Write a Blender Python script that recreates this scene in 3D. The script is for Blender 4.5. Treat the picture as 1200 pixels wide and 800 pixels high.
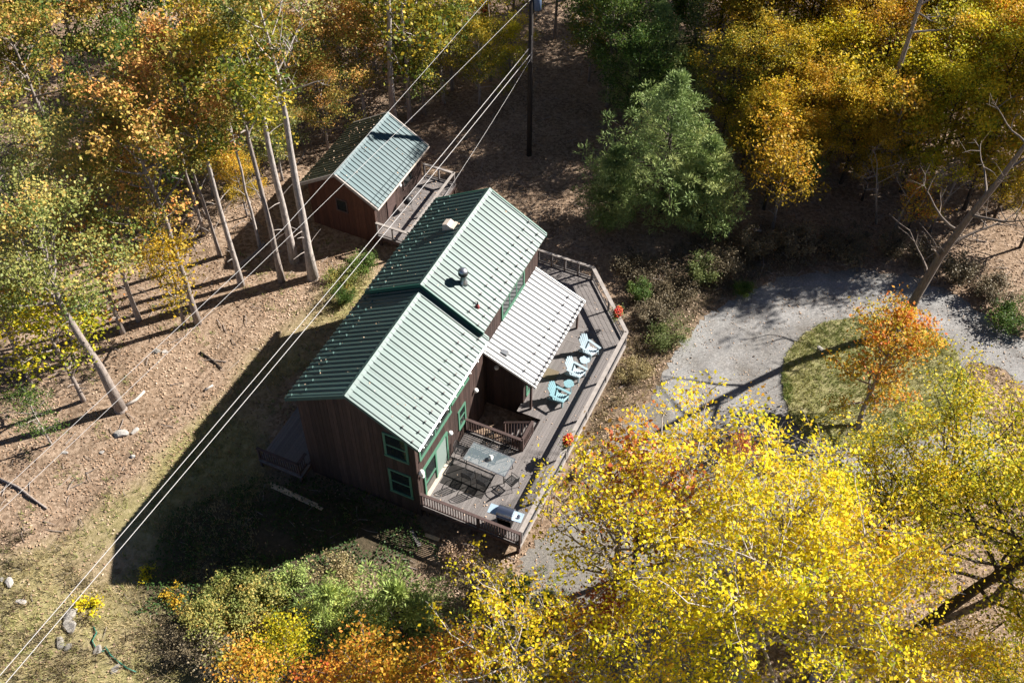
import bpy, bmesh, math, random
import numpy as np
from mathutils import Vector, Matrix

# ------------------------------------------------------------------ camera, sky, sun, exposure
S = bpy.context.scene
for o in list(bpy.data.objects):
    bpy.data.objects.remove(o)
COL = S.collection
R = math.radians
CAM = Vector((6.977, -28.817, 43.99)); DEP = 0.85066; FPX = 1300.0
cam = bpy.data.cameras.new('camera'); cam_o = bpy.data.objects.new('camera', cam); COL.objects.link(cam_o)
cam_o.location = CAM; cam_o.rotation_euler = (math.pi/2 - DEP, 0, 0)
cam.sensor_width = 36; cam.lens = FPX/1200*36; cam.clip_end = 2000; cam.clip_start = .5
S.camera = cam_o
SUN_AZ = R(22.5); SUN_EL = R(33.5)          # azimuth measured from +x towards +y
world = bpy.data.worlds.new('World'); S.world = world; world.use_nodes = True
wn = world.node_tree.nodes; wl = world.node_tree.links
bg = wn['Background']; sky = wn.new('ShaderNodeTexSky'); sky.sky_type = 'NISHITA'; sky.sun_disc = False
sky.air_density = .4; sky.dust_density = .1; sky.sun_elevation = SUN_EL; sky.sun_rotation = math.pi/2 - SUN_AZ
wl.new(sky.outputs[0], bg.inputs[0]); bg.inputs[1].default_value = 0.05
sun = bpy.data.lights.new('sun', 'SUN'); sun.energy = 5.0; sun.angle = R(.5); sun.color = (1.0, .95, .875)
sun_o = bpy.data.objects.new('sun', sun); COL.objects.link(sun_o)
sd = Vector((math.cos(SUN_EL)*math.cos(SUN_AZ), math.cos(SUN_EL)*math.sin(SUN_AZ), math.sin(SUN_EL)))
sun_o.rotation_euler = sd.to_track_quat('Z', 'Y').to_euler(); sun_o.location = (40, 20, 60)
S.view_settings.view_transform = 'Standard'; S.view_settings.look = 'None'
S.view_settings.gamma = 1; S.view_settings.use_curve_mapping = False; S.view_settings.exposure = 1.4
S.cycles.max_bounces = 5; S.cycles.diffuse_bounces = 2; S.cycles.glossy_bounces = 2; S.cycles.transmission_bounces = 3; S.cycles.transparent_max_bounces = 8

# ------------------------------------------------------------------ places
YAW = 0.43371
WV = Vector((math.cos(YAW), -math.sin(YAW), 0)); UV = Vector((math.sin(YAW), math.cos(YAW), 0))
FW = Vector((0, math.cos(DEP), -math.sin(DEP))); UP = Vector((0, math.sin(DEP), math.cos(DEP)))
def at(px, py, z=0.0):                     # a spot on the level z, found once from the survey picture
    v = FW + Vector((1,0,0))*((px-600)/FPX) + UP*((400-py)/FPX)
    return CAM + v*((z-CAM.z)/v.z)
def HW(a, b, z=0.0):                       # house axes (across, along the ridge, up) to world
    return WV*a + UV*b + Vector((0,0,z))
rnd = random.Random(7)

# ------------------------------------------------------------------ materials
MATS = {}
def mat(name, col, rough=.7, metal=0, spec=.4, var=.0, nscale=8.0, ncol=None, stretch=None, bump=0, bscale=None, obj_var=0.0, coord='Object', detail=6):
    m = bpy.data.materials.new(name); m.use_nodes = True; MATS[name] = m
    nt = m.node_tree; N = nt.nodes; L = nt.links; b = N['Principled BSDF']
    b.inputs['Roughness'].default_value = rough; b.inputs['Metallic'].default_value = metal
    b.inputs['Specular IOR Level'].default_value = spec
    c4 = (*col, 1); src = None
    tc = N.new('ShaderNodeTexCoord'); mp = N.new('ShaderNodeMapping'); L.new(tc.outputs[coord], mp.inputs[0])
    if stretch: mp.inputs['Scale'].default_value = stretch
    if var > 0 or ncol:
        nz = N.new('ShaderNodeTexNoise'); nz.inputs['Scale'].default_value = nscale; nz.inputs['Detail'].default_value = detail
        nz.inputs['Roughness'].default_value = .65
        L.new(mp.outputs[0], nz.inputs['Vector'])
        rp = N.new('ShaderNodeValToRGB'); L.new(nz.outputs['Fac'], rp.inputs[0])
        e = rp.color_ramp.elements; e[0].position = .3; e[1].position = .7
        c2 = ncol if ncol else tuple(min(1, c*(1+var)) for c in col)
        e[0].color = (*(tuple(c*(1-var) for c in col) if not ncol else col), 1); e[1].color = (*c2, 1)
        src = rp.outputs[0]
    if obj_var > 0:
        oi = N.new('ShaderNodeObjectInfo'); mr = N.new('ShaderNodeMapRange')
        mr.inputs['To Min'].default_value = 1-obj_var; mr.inputs['To Max'].default_value = 1+obj_var
        L.new(oi.outputs['Random'], mr.inputs[0])
        hs = N.new('ShaderNodeHueSaturation'); L.new(mr.outputs[0], hs.inputs['Value'])
        if src: L.new(src, hs.inputs['Color'])
        else: hs.inputs['Color'].default_value = c4
        src = hs.outputs[0]
    if src: L.new(src, b.inputs['Base Color'])
    else: b.inputs['Base Color'].default_value = c4
    if bump:
        nb = N.new('ShaderNodeTexNoise'); nb.inputs['Scale'].default_value = bscale or nscale*3; nb.inputs['Detail'].default_value = 5
        L.new(mp.outputs[0], nb.inputs['Vector'])
        bp = N.new('ShaderNodeBump'); bp.inputs['Strength'].default_value = bump; bp.inputs['Distance'].default_value = .03
        L.new(nb.outputs['Fac'], bp.inputs['Height']); L.new(bp.outputs[0], b.inputs['Normal'])
    return m
def leaf_mat(name, ramp, trans=.35, rough=.55, spec=.25):
    m = bpy.data.materials.new(name); m.use_nodes = True; MATS[name] = m
    nt = m.node_tree; N = nt.nodes; L = nt.links; b = N['Principled BSDF']
    at_ = N.new('ShaderNodeAttribute'); at_.attribute_name = 'tone'
    oi = N.new('ShaderNodeObjectInfo')
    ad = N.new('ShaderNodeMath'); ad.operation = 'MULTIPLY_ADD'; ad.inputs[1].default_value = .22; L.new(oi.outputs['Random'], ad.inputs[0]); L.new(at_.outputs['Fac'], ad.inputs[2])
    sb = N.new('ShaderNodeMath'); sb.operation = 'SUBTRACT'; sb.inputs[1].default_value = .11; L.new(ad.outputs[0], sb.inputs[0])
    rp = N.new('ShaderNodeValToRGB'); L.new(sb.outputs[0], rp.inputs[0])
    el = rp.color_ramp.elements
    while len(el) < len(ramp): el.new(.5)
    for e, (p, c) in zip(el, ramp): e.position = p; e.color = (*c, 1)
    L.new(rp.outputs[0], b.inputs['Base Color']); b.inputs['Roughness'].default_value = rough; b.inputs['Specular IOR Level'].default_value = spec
    tr = N.new('ShaderNodeBsdfTranslucent'); L.new(rp.outputs[0], tr.inputs['Color'])
    mx = N.new('ShaderNodeMixShader'); mx.inputs[0].default_value = trans
    L.new(b.outputs[0], mx.inputs[1]); L.new(tr.outputs[0], mx.inputs[2]); L.new(mx.outputs[0], N['Material Output'].inputs['Surface'])
    return m
siding = mat('brown siding', (.048,.028,.023), .8, var=.35, nscale=3, stretch=(6,6,.7), obj_var=.34, bump=.3, bscale=14)
core_m = mat('wall core', (.05,.03,.024), .9)
rust = mat('rust siding', (.095,.036,.020), .85, var=.3, nscale=3, stretch=(6,6,.7), obj_var=.2, bump=.3)
green_metal = mat('green metal roofing', (.056,.106,.096), .45, spec=.33, var=.22, nscale=1.0, stretch=(.35,3,.35), obj_var=.11)
teal_metal = mat('blue green metal roofing', (.038,.088,.098), .46, spec=.32, var=.25, nscale=1.0, stretch=(.35,3,.35), obj_var=.07)
brown_metal = mat('weathered brown roofing', (.075,.085,.06), .6, var=.35, nscale=2.0, obj_var=.08)
pale_metal = mat('pale galvanized roofing', (.31,.31,.32), .48, spec=.28, var=.08, nscale=1.5, obj_var=.03)
green_trim = mat('green trim', (.075,.19,.125), .6, var=.1, nscale=5)
dark_green_trim = mat('dark green trim', (.02,.10,.072), .5)
wood_grey = mat('weathered deck wood', (.17,.152,.145), .75, var=.22, nscale=4, stretch=(5,5,5), obj_var=.16, bump=.25, bscale=40)
wood_cap = mat('pale rail cap wood', (.32,.285,.26), .8, var=.22, nscale=5, obj_var=.1)
wood_dark = mat('dark stained railing', (.075,.047,.042), .75, var=.25, nscale=6, obj_var=.15)
lumber = mat('bare lumber', (.55,.42,.27), .8, var=.25, nscale=6, obj_var=.15)
white_m = mat('white enamel', (.78,.78,.76), .45, var=.05, nscale=8)
tan_m = mat('tan painted metal', (.55,.46,.38), .6, var=.15, nscale=9)
steel = mat('brushed steel', (.62,.62,.64), .28, metal=1, var=.08, nscale=20)
galv = mat('galvanized pipe', (.42,.43,.45), .38, metal=.9, var=.2, nscale=12)
black_m = mat('black metal', (.015,.015,.016), .5)
teal_paint = mat('pale teal paint', (.37,.46,.51), .55, var=.08, nscale=6, obj_var=.05)
teal_paint2 = mat('stronger teal paint', (.20,.35,.39), .55, var=.08, nscale=6, obj_var=.05)
rug_m = mat('dark rug', (.028,.025,.023), .95, var=.4, nscale=3, bump=.3)
mat_m = mat('brown doormat', (.16,.125,.08), .95, var=.3, nscale=30)
bark_grey = mat('grey bark', (.25,.21,.185), .9, var=.45, nscale=5, stretch=(3,3,.8), bump=.7, bscale=9)
bark_dark = mat('dark bark', (.055,.042,.033), .95, var=.5, nscale=5, stretch=(3,3,.8), bump=.8, bscale=9)
bark_light = mat('light grey bark', (.36,.315,.285), .9, var=.45, nscale=4, stretch=(3,3,.8), bump=.6, bscale=9)
bark_mid = mat('brown grey bark', (.15,.12,.10), .9, var=.45, nscale=5, stretch=(3,3,.8), bump=.7, bscale=9)
bark_pale = mat('pale bark', (.42,.37,.33), .85, var=.35, nscale=5, stretch=(2,2,2), bump=.4)
pole_m = mat('creosote pole', (.035,.028,.024), .9, var=.3, nscale=5)
wire_m = mat('bright cable', (.46,.44,.43), .6, spec=.4)
rock_m = mat('grey rock', (.24,.22,.195), .9, var=.35, nscale=3, bump=.9, bscale=6, obj_var=.2)
rock_pale = mat('pale rock', (.36,.335,.31), .9, var=.25, nscale=4, bump=.8, bscale=7)
hose_m = mat('green hose', (.03,.16,.11), .5)
pot_m = mat('dark planter', (.05,.035,.03), .7)
def glass(name, col, alpha, rough=.03):
    m = bpy.data.materials.new(name); m.use_nodes = True; N = m.node_tree.nodes; L = m.node_tree.links
    b = N['Principled BSDF']; b.inputs['Base Color'].default_value = (*col, 1); b.inputs['Roughness'].default_value = rough
    b.inputs['Specular IOR Level'].default_value = .8
    t = N.new('ShaderNodeBsdfTransparent'); mx = N.new('ShaderNodeMixShader'); mx.inputs[0].default_value = alpha
    L.new(t.outputs[0], mx.inputs[1]); L.new(b.outputs[0], mx.inputs[2]); L.new(mx.outputs[0], N['Material Output'].inputs['Surface'])
    return m
pane_m = glass('window glass', (.02,.025,.025), .88)
screen_m = mat('pale door screen', (.20,.25,.23), .6)
table_glass = glass('table glass', (.30,.38,.42), .20, .10)

P_GOLD = leaf_mat('gold orange green leaves', [(0,(.085,.13,.024)),(.28,(.26,.26,.045)),(.5,(.56,.39,.085)),(.75,(.72,.39,.13)),(1,(.74,.29,.08))])
P_OLIVE = leaf_mat('olive yellow leaves', [(0,(0.078,0.130,0.020)),(.4,(0.261,0.252,0.028)),(.7,(0.626,0.436,0.038)),(1,(0.850,0.540,0.053))])
P_AMBER = leaf_mat('amber leaves', [(0,(.18,.17,.025)),(.35,(.45,.32,.03)),(.7,(.72,.44,.035)),(1,(.78,.33,.05))], trans=.42)
P_GOLDEN = leaf_mat('golden leaves', [(0,(.16,.17,.02)),(.3,(.42,.36,.03)),(.65,(.74,.52,.03)),(1,(.80,.42,.05))], trans=.42)
P_PALEGREEN = leaf_mat('pale green leaves with orange tints', [(0,(0.109,0.167,0.036)),(.5,(0.304,0.312,0.087)),(.8,(0.551,0.420,0.109)),(1,(0.725,0.362,0.102))])
P_YELLOW = leaf_mat('bright yellow leaves', [(0,(.36,.40,.02)),(.18,(.70,.62,.02)),(.5,(.87,.70,.02)),(.82,(.88,.66,.05)),(1,(.72,.36,.04))], trans=.5)
P_LIME = leaf_mat('yellow green leaves', [(0,(0.152,0.216,0.018)),(.4,(0.442,0.430,0.023)),(.75,(0.734,0.557,0.025)),(1,(0.835,0.531,0.025))], trans=.4)
P_ORANGE = leaf_mat('orange maple leaves', [(0,(.36,.33,.03)),(.35,(.62,.38,.04)),(.7,(.66,.26,.04)),(1,(.60,.13,.04))], trans=.4)
P_RUST = leaf_mat('rusty red leaves', [(0,(.36,.22,.04)),(.5,(.52,.18,.05)),(1,(.50,.08,.05))], trans=.4)
P_GREEN = leaf_mat('green leaves', [(0,(0.036,0.081,0.016)),(.6,(0.098,0.163,0.029)),(1,(0.221,0.260,0.046))])
P_IVY = leaf_mat('light ivy leaves', [(0,(.07,.11,.03)),(.6,(.19,.22,.075)),(1,(.30,.31,.11))])
P_PINE = leaf_mat('white pine needles', [(0,(.11,.17,.05)),(.5,(.27,.355,.115)),(1,(.50,.53,.19))], trans=.2)
P_YPINE = leaf_mat('yellow green pine needles', [(0,(0.172,0.243,0.064)),(.6,(0.315,0.400,0.108)),(1,(0.515,0.529,0.122))], trans=.2)
P_DRY = leaf_mat('dry grass', [(0,(.19,.16,.06)),(.5,(.40,.32,.15)),(1,(.60,.48,.28))], trans=.2)
P_GRASS = leaf_mat('lawn grass', [(0,(0.115,0.155,0.041)),(.5,(0.243,0.263,0.081)),(1,(0.419,0.378,0.149))], trans=.2)
P_LITTER = leaf_mat('fallen leaves', [(0,(.13,.075,.045)),(.5,(.33,.215,.135)),(1,(.58,.43,.31))], trans=.1)
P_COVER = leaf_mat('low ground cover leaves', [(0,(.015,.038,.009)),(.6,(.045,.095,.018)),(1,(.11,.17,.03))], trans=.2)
P_WEED = leaf_mat('brown weeds', [(0,(.075,.06,.035)),(.5,(.17,.135,.08)),(1,(.28,.22,.13))], trans=.15)
P_RED = leaf_mat('red blossoms', [(0,(.45,.012,.01)),(.7,(.52,.02,.015)),(1,(.66,.26,.02))], trans=.2)

# ------------------------------------------------------------------ building helpers
def tag(o, label=None, cat=None, group=None, kind=None):
    if label: o['label'] = label
    if cat: o['category'] = cat
    if group: o['group'] = group
    if kind: o['kind'] = kind
    return o
def empty(name, loc=(0,0,0), rz=0, label=None, cat=None, group=None, parent=None):
    o = bpy.data.objects.new(name, None); COL.objects.link(o); o.location = loc; o.rotation_euler = (0,0,rz)
    o.empty_display_size = .2
    if parent: o.parent = parent
    return tag(o, label, cat, group)
def inst(name, me, parent=None, loc=(0,0,0), rz=0, m=None):
    o = bpy.data.objects.new(name, me); COL.objects.link(o); o.location = loc; o.rotation_euler = (0,0,rz)
    if parent: o.parent = parent
    if m:
        o.material_slots[0].link = 'OBJECT'; o.material_slots[0].material = m
    return o
def copy_tree(o, parent=None):
    c = o.copy(); COL.objects.link(c); c.parent = parent
    for ch in list(o.children): copy_tree(ch, c)
    return c
class MB:
    def __init__(s): s.v = []; s.f = []
    def add(s, vs, fs):
        k = len(s.v); s.v += [tuple(v) for v in vs]; s.f += [tuple(i+k for i in f) for f in fs]; return s
    def box(s, x0, y0, z0, x1, y1, z1):
        vs = [(x,y,z) for z in (z0,z1) for y in (y0,y1) for x in (x0,x1)]
        return s.add(vs, [(0,2,3,1),(4,5,7,6),(0,1,5,4),(2,6,7,3),(0,4,6,2),(1,3,7,5)])
    def bar(s, a, b, wdt, hgt, up=(0,0,1)):          # a beam from a to b
        a = Vector(a); b = Vector(b); t = (b-a).normalized(); up = Vector(up)
        x = t.cross(up)
        if x.length < 1e-4: x = t.cross(Vector((1,0,0)))
        x.normalize(); z = x.cross(t)
        vs = [p + x*(sx*wdt/2) + z*(sz*hgt/2) for p in (a,b) for sz in (-1,1) for sx in (-1,1)]
        return s.add(vs, [(0,2,3,1),(4,5,7,6),(0,1,5,4),(2,6,7,3),(0,4,6,2),(1,3,7,5)])
    def prism(s, poly, n0, n1, axis):                # polygon in the plane across axis, extruded n0..n1
        k = len(poly)
        def mk(p, n):
            return {'x':(n,p[0],p[1]),'y':(p[0],n,p[1]),'z':(p[0],p[1],n)}[axis]
        vs = [mk(p,n0) for p in poly] + [mk(p,n1) for p in poly]
        fs = [tuple(range(k))[::-1], tuple(range(k,2*k))] + [(i,(i+1)%k,k+(i+1)%k,k+i) for i in range(k)]
        return s.add(vs, fs)
    def tube(s, pts, rad, n=6, cap=True):
        pts = [Vector(p) for p in pts]; k0 = len(s.v); m = len(pts)
        if not hasattr(rad, '__len__'): rad = [rad]*m
        ref = Vector((.31,.77,.55))
        for i,p in enumerate(pts):
            t = (pts[min(i+1,m-1)] - pts[max(i-1,0)])
            t = t.normalized() if t.length > 1e-6 else Vector((0,0,1))
            x = t.cross(ref); x = x.normalized() if x.length > 1e-3 else Vector((1,0,0)); y = t.cross(x)
            for j in range(n):
                a = 2*math.pi*j/n; q = p + (x*math.cos(a)+y*math.sin(a))*rad[i]; s.v.append(tuple(q))
        for i in range(m-1):
            for j in range(n):
                a = k0+i*n+j; b = k0+i*n+(j+1)%n; s.f.append((a,b,b+n,a+n))
        if cap:
            s.f.append(tuple(k0+j for j in range(n))[::-1]); s.f.append(tuple(k0+(m-1)*n+j for j in range(n)))
        return s
    def lathe(s, prof, n=16, c=(0,0,0)):
        k0 = len(s.v); m = len(prof)
        for r,z in prof:
            for j in range(n):
                a = 2*math.pi*j/n; s.v.append((c[0]+r*math.cos(a), c[1]+r*math.sin(a), c[2]+z))
        for i in range(m-1):
            for j in range(n):
                a = k0+i*n+j; b = k0+i*n+(j+1)%n; s.f.append((a,b,b+n,a+n))
        s.f.append(tuple(k0+j for j in range(n))[::-1]); s.f.append(tuple(k0+(m-1)*n+j for j in range(n)))
        return s
    def mesh(s, name, m, smooth=False):
        me = bpy.data.meshes.new(name); me.from_pydata(s.v, [], s.f); me.materials.append(m)
        if smooth: me.polygons.foreach_set('use_smooth', [True]*len(me.polygons))
        me.update(); return me
    def build(s, name, m, parent=None, smooth=False, loc=(0,0,0), rz=0):
        return inst(name, s.mesh(name, m, smooth), parent, loc, rz)
def quads_mesh(name, V, m, tone=None, k=4):          # V: (N,k,3)
    N = V.shape[0]; me = bpy.data.meshes.new(name)
    me.vertices.add(N*k); me.vertices.foreach_set('co', np.ascontiguousarray(V, dtype=np.float32).ravel())
    me.loops.add(N*k); me.loops.foreach_set('vertex_index', np.arange(N*k, dtype=np.int32))
    me.polygons.add(N); me.polygons.foreach_set('loop_start', np.arange(0, N*k, k, dtype=np.int32))
    try: me.polygons.foreach_set('loop_total', np.full(N, k, dtype=np.int32))
    except Exception: pass
    me.materials.append(m)
    if tone is not None:
        a = me.attributes.new('tone', 'FLOAT', 'FACE'); a.data.foreach_set('value', np.clip(tone,0,1).astype(np.float32))
    me.update(calc_edges=True); return me
def unit(a): return a/np.maximum(np.linalg.norm(a, axis=1, keepdims=True), 1e-6)
def leaf_quads(rg, P, size, up=.4, wide=.72):
    N = len(P)
    n = unit(rg.normal(0,1,(N,3)) + np.array([sd.x*.55,sd.y*.55-.12,.5+sd.z*.55])*(up*3.4)*rg.choice([1,1,1,-.2], (N,1)))
    t = unit(np.cross(n, rg.normal(0,1,(N,3)))); b = np.cross(n, t)
    s = size*rg.uniform(.45,1.4,(N,1))
    f = n*s*rg.uniform(-.18,.18,(N,1))
    return np.stack([P-t*s*.5, P+b*s*.5*wide+f, P+t*s*.5, P-b*s*.5*wide+f], 1)
def blades(rg, P, h, wdt, lean=.35):                  # grass blades (triangles)
    N = len(P); a = rg.uniform(0,2*np.pi,N); hh = h*rg.uniform(.5,1.3,N)
    x = np.stack([np.cos(a),np.sin(a),np.zeros(N)],1)*wdt/2
    l = rg.normal(0,lean,(N,2))*hh[:,None]
    tip = P + np.stack([l[:,0],l[:,1],hh],1)
    return np.stack([P-x, P+x, tip], 1)
def inside(poly, X, Y):
    c = np.zeros(X.shape, bool); j = len(poly)-1
    for i in range(len(poly)):
        xi,yi = poly[i]; xj,yj = poly[j]
        c ^= ((yi > Y) != (yj > Y)) & (X < (xj-xi)*(Y-yi)/(yj-yi+1e-12)+xi); j = i
    return c
def vnoise(X, Y, s, seed=0):
    rg = np.random.default_rng(seed); out = 0
    for k in range(6):
        a = rg.uniform(0,2*np.pi); fr = s*(1.25**k)*rg.uniform(.8,1.2); ph = rg.uniform(0,2*np.pi)
        out = out + np.sin((X*np.cos(a)+Y*np.sin(a))*fr+ph)
    return out/6*1.6

# ------------------------------------------------------------------ ground
def pxpoly(pts, z=0): return [(at(x,y,z).x, at(x,y,z).y) for x,y in pts]
DRIVE = pxpoly([(560,860),(585,775),(612,690),(612,655),(648,618),(690,560),(732,500),(768,462),(786,425),(806,392),(836,366),(872,343),(920,326),(975,317),(1035,318),(1090,332),(1140,358),(1180,388),(1240,420),(1300,470),(1290,560),(1215,470),(1180,438),(1142,424),(1120,440),(1150,480),(1170,530),(1120,570),(1000,585),(930,600),(880,640),(850,720),(860,860)])
ISLAND = pxpoly([(917,452),(918,425),(932,402),(955,384),(985,374),(1030,372),(1075,380),(1100,392),(1120,414),(1130,445),(1128,480),(1098,506),(1052,520),(1000,524),(955,514),(928,492)])
def smooth_poly(poly, n=4, jit=.12, seed=1):
    r = random.Random(seed); out = []; k = len(poly)
    for i in range(k):
        p0,p1,p2,p3 = [Vector((*poly[(i+d)%k],0)) for d in (-1,0,1,2)]
        for q in range(n):
            t = q/n
            p = .5*((2*p1)+(p2-p0)*t+(2*p0-5*p1+4*p2-p3)*t*t+(3*p1-p0-3*p2+p3)*t**3)
            out.append((p.x+r.uniform(-jit,jit), p.y+r.uniform(-jit,jit)))
    return out
DRIVE_S = smooth_poly(DRIVE, 10, .22); ISLAND_S = smooth_poly(ISLAND, 8, .08, 2)
def hgt(X, Y):
    X = np.asarray(X, float); Y = np.asarray(Y, float)
    far = np.clip((np.hypot(X-6,Y-6)-14)/10, 0, 1)*np.clip((2-X)/6 + np.clip((Y-20)/8,0,1), 0, 1)
    return far*(.25*vnoise(X,Y,.25,3)+.06*vnoise(X,Y,1.1,4))
gx = np.concatenate([np.linspace(-300,-45,18), np.arange(-44,60,.5), np.linspace(61,300,18)])
gy = np.concatenate([np.linspace(-250,-26,14), np.arange(-25,62,.5), np.linspace(63,350,18)])
GX,GY = np.meshgrid(gx,gy)
GZ = hgt(GX,GY)
nx,ny = len(gx),len(gy)
me = bpy.data.meshes.new('ground')
me.vertices.add(nx*ny); me.vertices.foreach_set('co', np.stack([GX,GY,GZ],-1).astype(np.float32).ravel())
ii = (np.arange(ny-1)[:,None]*nx+np.arange(nx-1)[None,:]).ravel()
q = np.stack([ii,ii+1,ii+nx+1,ii+nx],1).astype(np.int32)
me.loops.add(q.size); me.loops.foreach_set('vertex_index', q.ravel()); me.polygons.add(len(q)); me.polygons.foreach_set('loop_start', np.arange(0,q.size,4,dtype=np.int32))
try: me.polygons.foreach_set('loop_total', np.full(len(q),4,dtype=np.int32))
except Exception: pass
me.update(calc_edges=True)
LAWN = pxpoly([(-80,900),(-80,700),(60,640),(170,560),(260,470),(300,420),(380,340),(440,300),(430,380),(330,450),(300,620),(330,900)])
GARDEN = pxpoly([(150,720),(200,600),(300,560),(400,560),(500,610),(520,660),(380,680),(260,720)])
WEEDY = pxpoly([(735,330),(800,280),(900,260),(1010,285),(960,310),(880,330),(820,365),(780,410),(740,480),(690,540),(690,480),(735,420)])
def soft(poly, X, Y):
    o = 0
    for dx,dy in ((0,0),(.8,0),(-.8,0),(0,.8),(0,-.8),(.6,.6),(-.6,-.6)): o = o + inside(poly, X+dx+.5*vnoise(X,Y,.9,8), Y+dy+.5*vnoise(X,Y,.8,9))
    return o/7.0
gr = np.clip(soft(LAWN,GX,GY)*(.8+.5*vnoise(GX,GY,.5,11)), 0, 1)
at_g = me.attributes.new('grass','FLOAT','POINT'); at_g.data.foreach_set('value', gr.astype(np.float32).ravel())
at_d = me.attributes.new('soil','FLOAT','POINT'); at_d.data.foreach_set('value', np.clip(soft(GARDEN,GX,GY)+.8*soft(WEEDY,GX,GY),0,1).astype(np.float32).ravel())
gm = bpy.data.materials.new('leaf littered ground'); gm.use_nodes = True
N = gm.node_tree.nodes; L = gm.node_tree.links; b = N['Principled BSDF']; b.inputs['Roughness'].default_value = .95; b.inputs['Specular IOR Level'].default_value = .1
tc = N.new('ShaderNodeTexCoord')
def noise(scale, detail=6, rough=.6):
    n = N.new('ShaderNodeTexNoise'); n.inputs['Scale'].default_value = scale; n.inputs['Detail'].default_value = detail; n.inputs['Roughness'].default_value = rough
    L.new(tc.outputs['Object'], n.inputs['Vector']); return n
def ramp(src, stops):
    r = N.new('ShaderNodeValToRGB'); L.new(src, r.inputs[0]); e = r.color_ramp.elements
    while len(e) < len(stops): e.new(.5)
    for x,(p,c) in zip(e,stops): x.position = p; x.color = (*c,1)
    return r
def mixc(f, a, c):
    x = N.new('ShaderNodeMix'); x.data_type = 'RGBA'; L.new(f, x.inputs[0]); L.new(a, x.inputs[6]); L.new(c, x.inputs[7]); return x.outputs[2]
vo = N.new('ShaderNodeTexVoronoi'); vo.inputs['Scale'].default_value = 7.5; L.new(tc.outputs['Object'], vo.inputs['Vector'])
sep = N.new('ShaderNodeSeparateColor'); L.new(vo.outputs['Color'], sep.inputs[0])
lit = ramp(sep.outputs[0], [(0,(.12,.078,.05)),(.5,(.28,.19,.13)),(1,(.45,.335,.245))])
big = ramp(noise(.45).outputs['Fac'], [(.35,(.14,.10,.062)),(.65,(.38,.28,.20))])
mx1 = N.new('ShaderNodeMix'); mx1.data_type='RGBA'; mx1.inputs[0].default_value=.4; L.new(lit.outputs[0],mx1.inputs[6]); L.new(big.outputs[0],mx1.inputs[7])
grc = ramp(noise(2.2,8,.75).outputs['Fac'], [(.3,(.13,.125,.045)),(.5,(.29,.26,.11)),(.7,(.47,.40,.23))])
ga = N.new('ShaderNodeAttribute'); ga.attribute_name='grass'
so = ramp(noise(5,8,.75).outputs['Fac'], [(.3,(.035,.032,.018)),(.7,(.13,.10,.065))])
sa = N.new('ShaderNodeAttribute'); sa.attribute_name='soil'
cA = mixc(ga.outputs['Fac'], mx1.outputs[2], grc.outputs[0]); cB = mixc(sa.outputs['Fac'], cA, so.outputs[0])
L.new(cB, b.inputs['Base Color'])
bp = N.new('ShaderNodeBump'); bp.inputs['Strength'].default_value=.9; bp.inputs['Distance'].default_value=.08; L.new(noise(9,8,.8).outputs['Fac'], bp.inputs['Height']); L.new(bp.outputs[0], b.inputs['Normal'])
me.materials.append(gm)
ground = inst('ground', me); tag(ground, 'brown leaf-littered forest ground with grassy patches', None, kind='structure')

def sheet(name, poly, z, m):
    bm = bmesh.new(); vs = [bm.verts.new((x,y,z)) for x,y in poly]
    es = [bm.edges.new((vs[i],vs[(i+1)%len(vs)])) for i in range(len(vs))]
    bmesh.ops.triangle_fill(bm, edges=es, use_beauty=True)
    for f in bm.faces:
        if f.normal.z < 0: f.normal_flip()
    me = bpy.data.meshes.new(name); bm.to_mesh(me); bm.free(); me.materials.append(m)
    return inst(name, me)
gv = bpy.data.materials.new('gravel'); gv.use_nodes = True
N = gv.node_tree.nodes; L = gv.node_tree.links; b = N['Principled BSDF']; b.inputs['Roughness'].default_value=.9; b.inputs['Specular IOR Level'].default_value=.2
tc = N.new('ShaderNodeTexCoord')
vo = N.new('ShaderNodeTexVoronoi'); vo.inputs['Scale'].default_value=16; L.new(tc.outputs['Object'], vo.inputs['Vector'])
sep = N.new('ShaderNodeSeparateColor'); L.new(vo.outputs['Color'], sep.inputs[0])
st = ramp(sep.outputs[0], [(0,(.14,.135,.135)),(.6,(.24,.235,.23)),(1,(.42,.40,.385))])
bgc = ramp(noise(.55,7,.65).outputs['Fac'], [(.30,(.13,.115,.095)),(.5,(.215,.21,.205)),(.72,(.28,.275,.27))])
mx1 = N.new('ShaderNodeMix'); mx1.data_type='RGBA'; mx1.inputs[0].default_value=.6; L.new(st.outputs[0],mx1.inputs[6]); L.new(bgc.outputs[0],mx1.inputs[7]); 
mpg = N.new('ShaderNodeMapping'); mpg.inputs['Location'].default_value=(-25.3/6.2,-6.8/4.4,0); mpg.inputs['Scale'].default_value=(1/6.2,1/4.4,0); L.new(tc.outputs['Object'], mpg.inputs[0])
vl = N.new('ShaderNodeVectorMath'); vl.operation='LENGTH'; L.new(mpg.outputs[0], vl.inputs[0])
nd = N.new('ShaderNodeMath'); nd.operation='MULTIPLY_ADD'; nd.inputs[1].default_value=.35; L.new(noise(.8,3).outputs['Fac'], nd.inputs[0]); L.new(vl.outputs['Value'], nd.inputs[2])
nh = N.new('ShaderNodeMath'); nh.operation='MULTIPLY'; nh.inputs[1].default_value=.4; L.new(nd.outputs[0], nh.inputs[0])
lane = ramp(nh.outputs[0], [(.48,(.86,.84,.82)),(.535,(1.08,1.07,1.06)),(.58,(1.08,1.07,1.06)),(.625,(.84,.82,.80)),(.67,(1.06,1.06,1.05)),(.74,(1.06,1.06,1.05)),(.80,(.80,.76,.70))])
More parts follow.
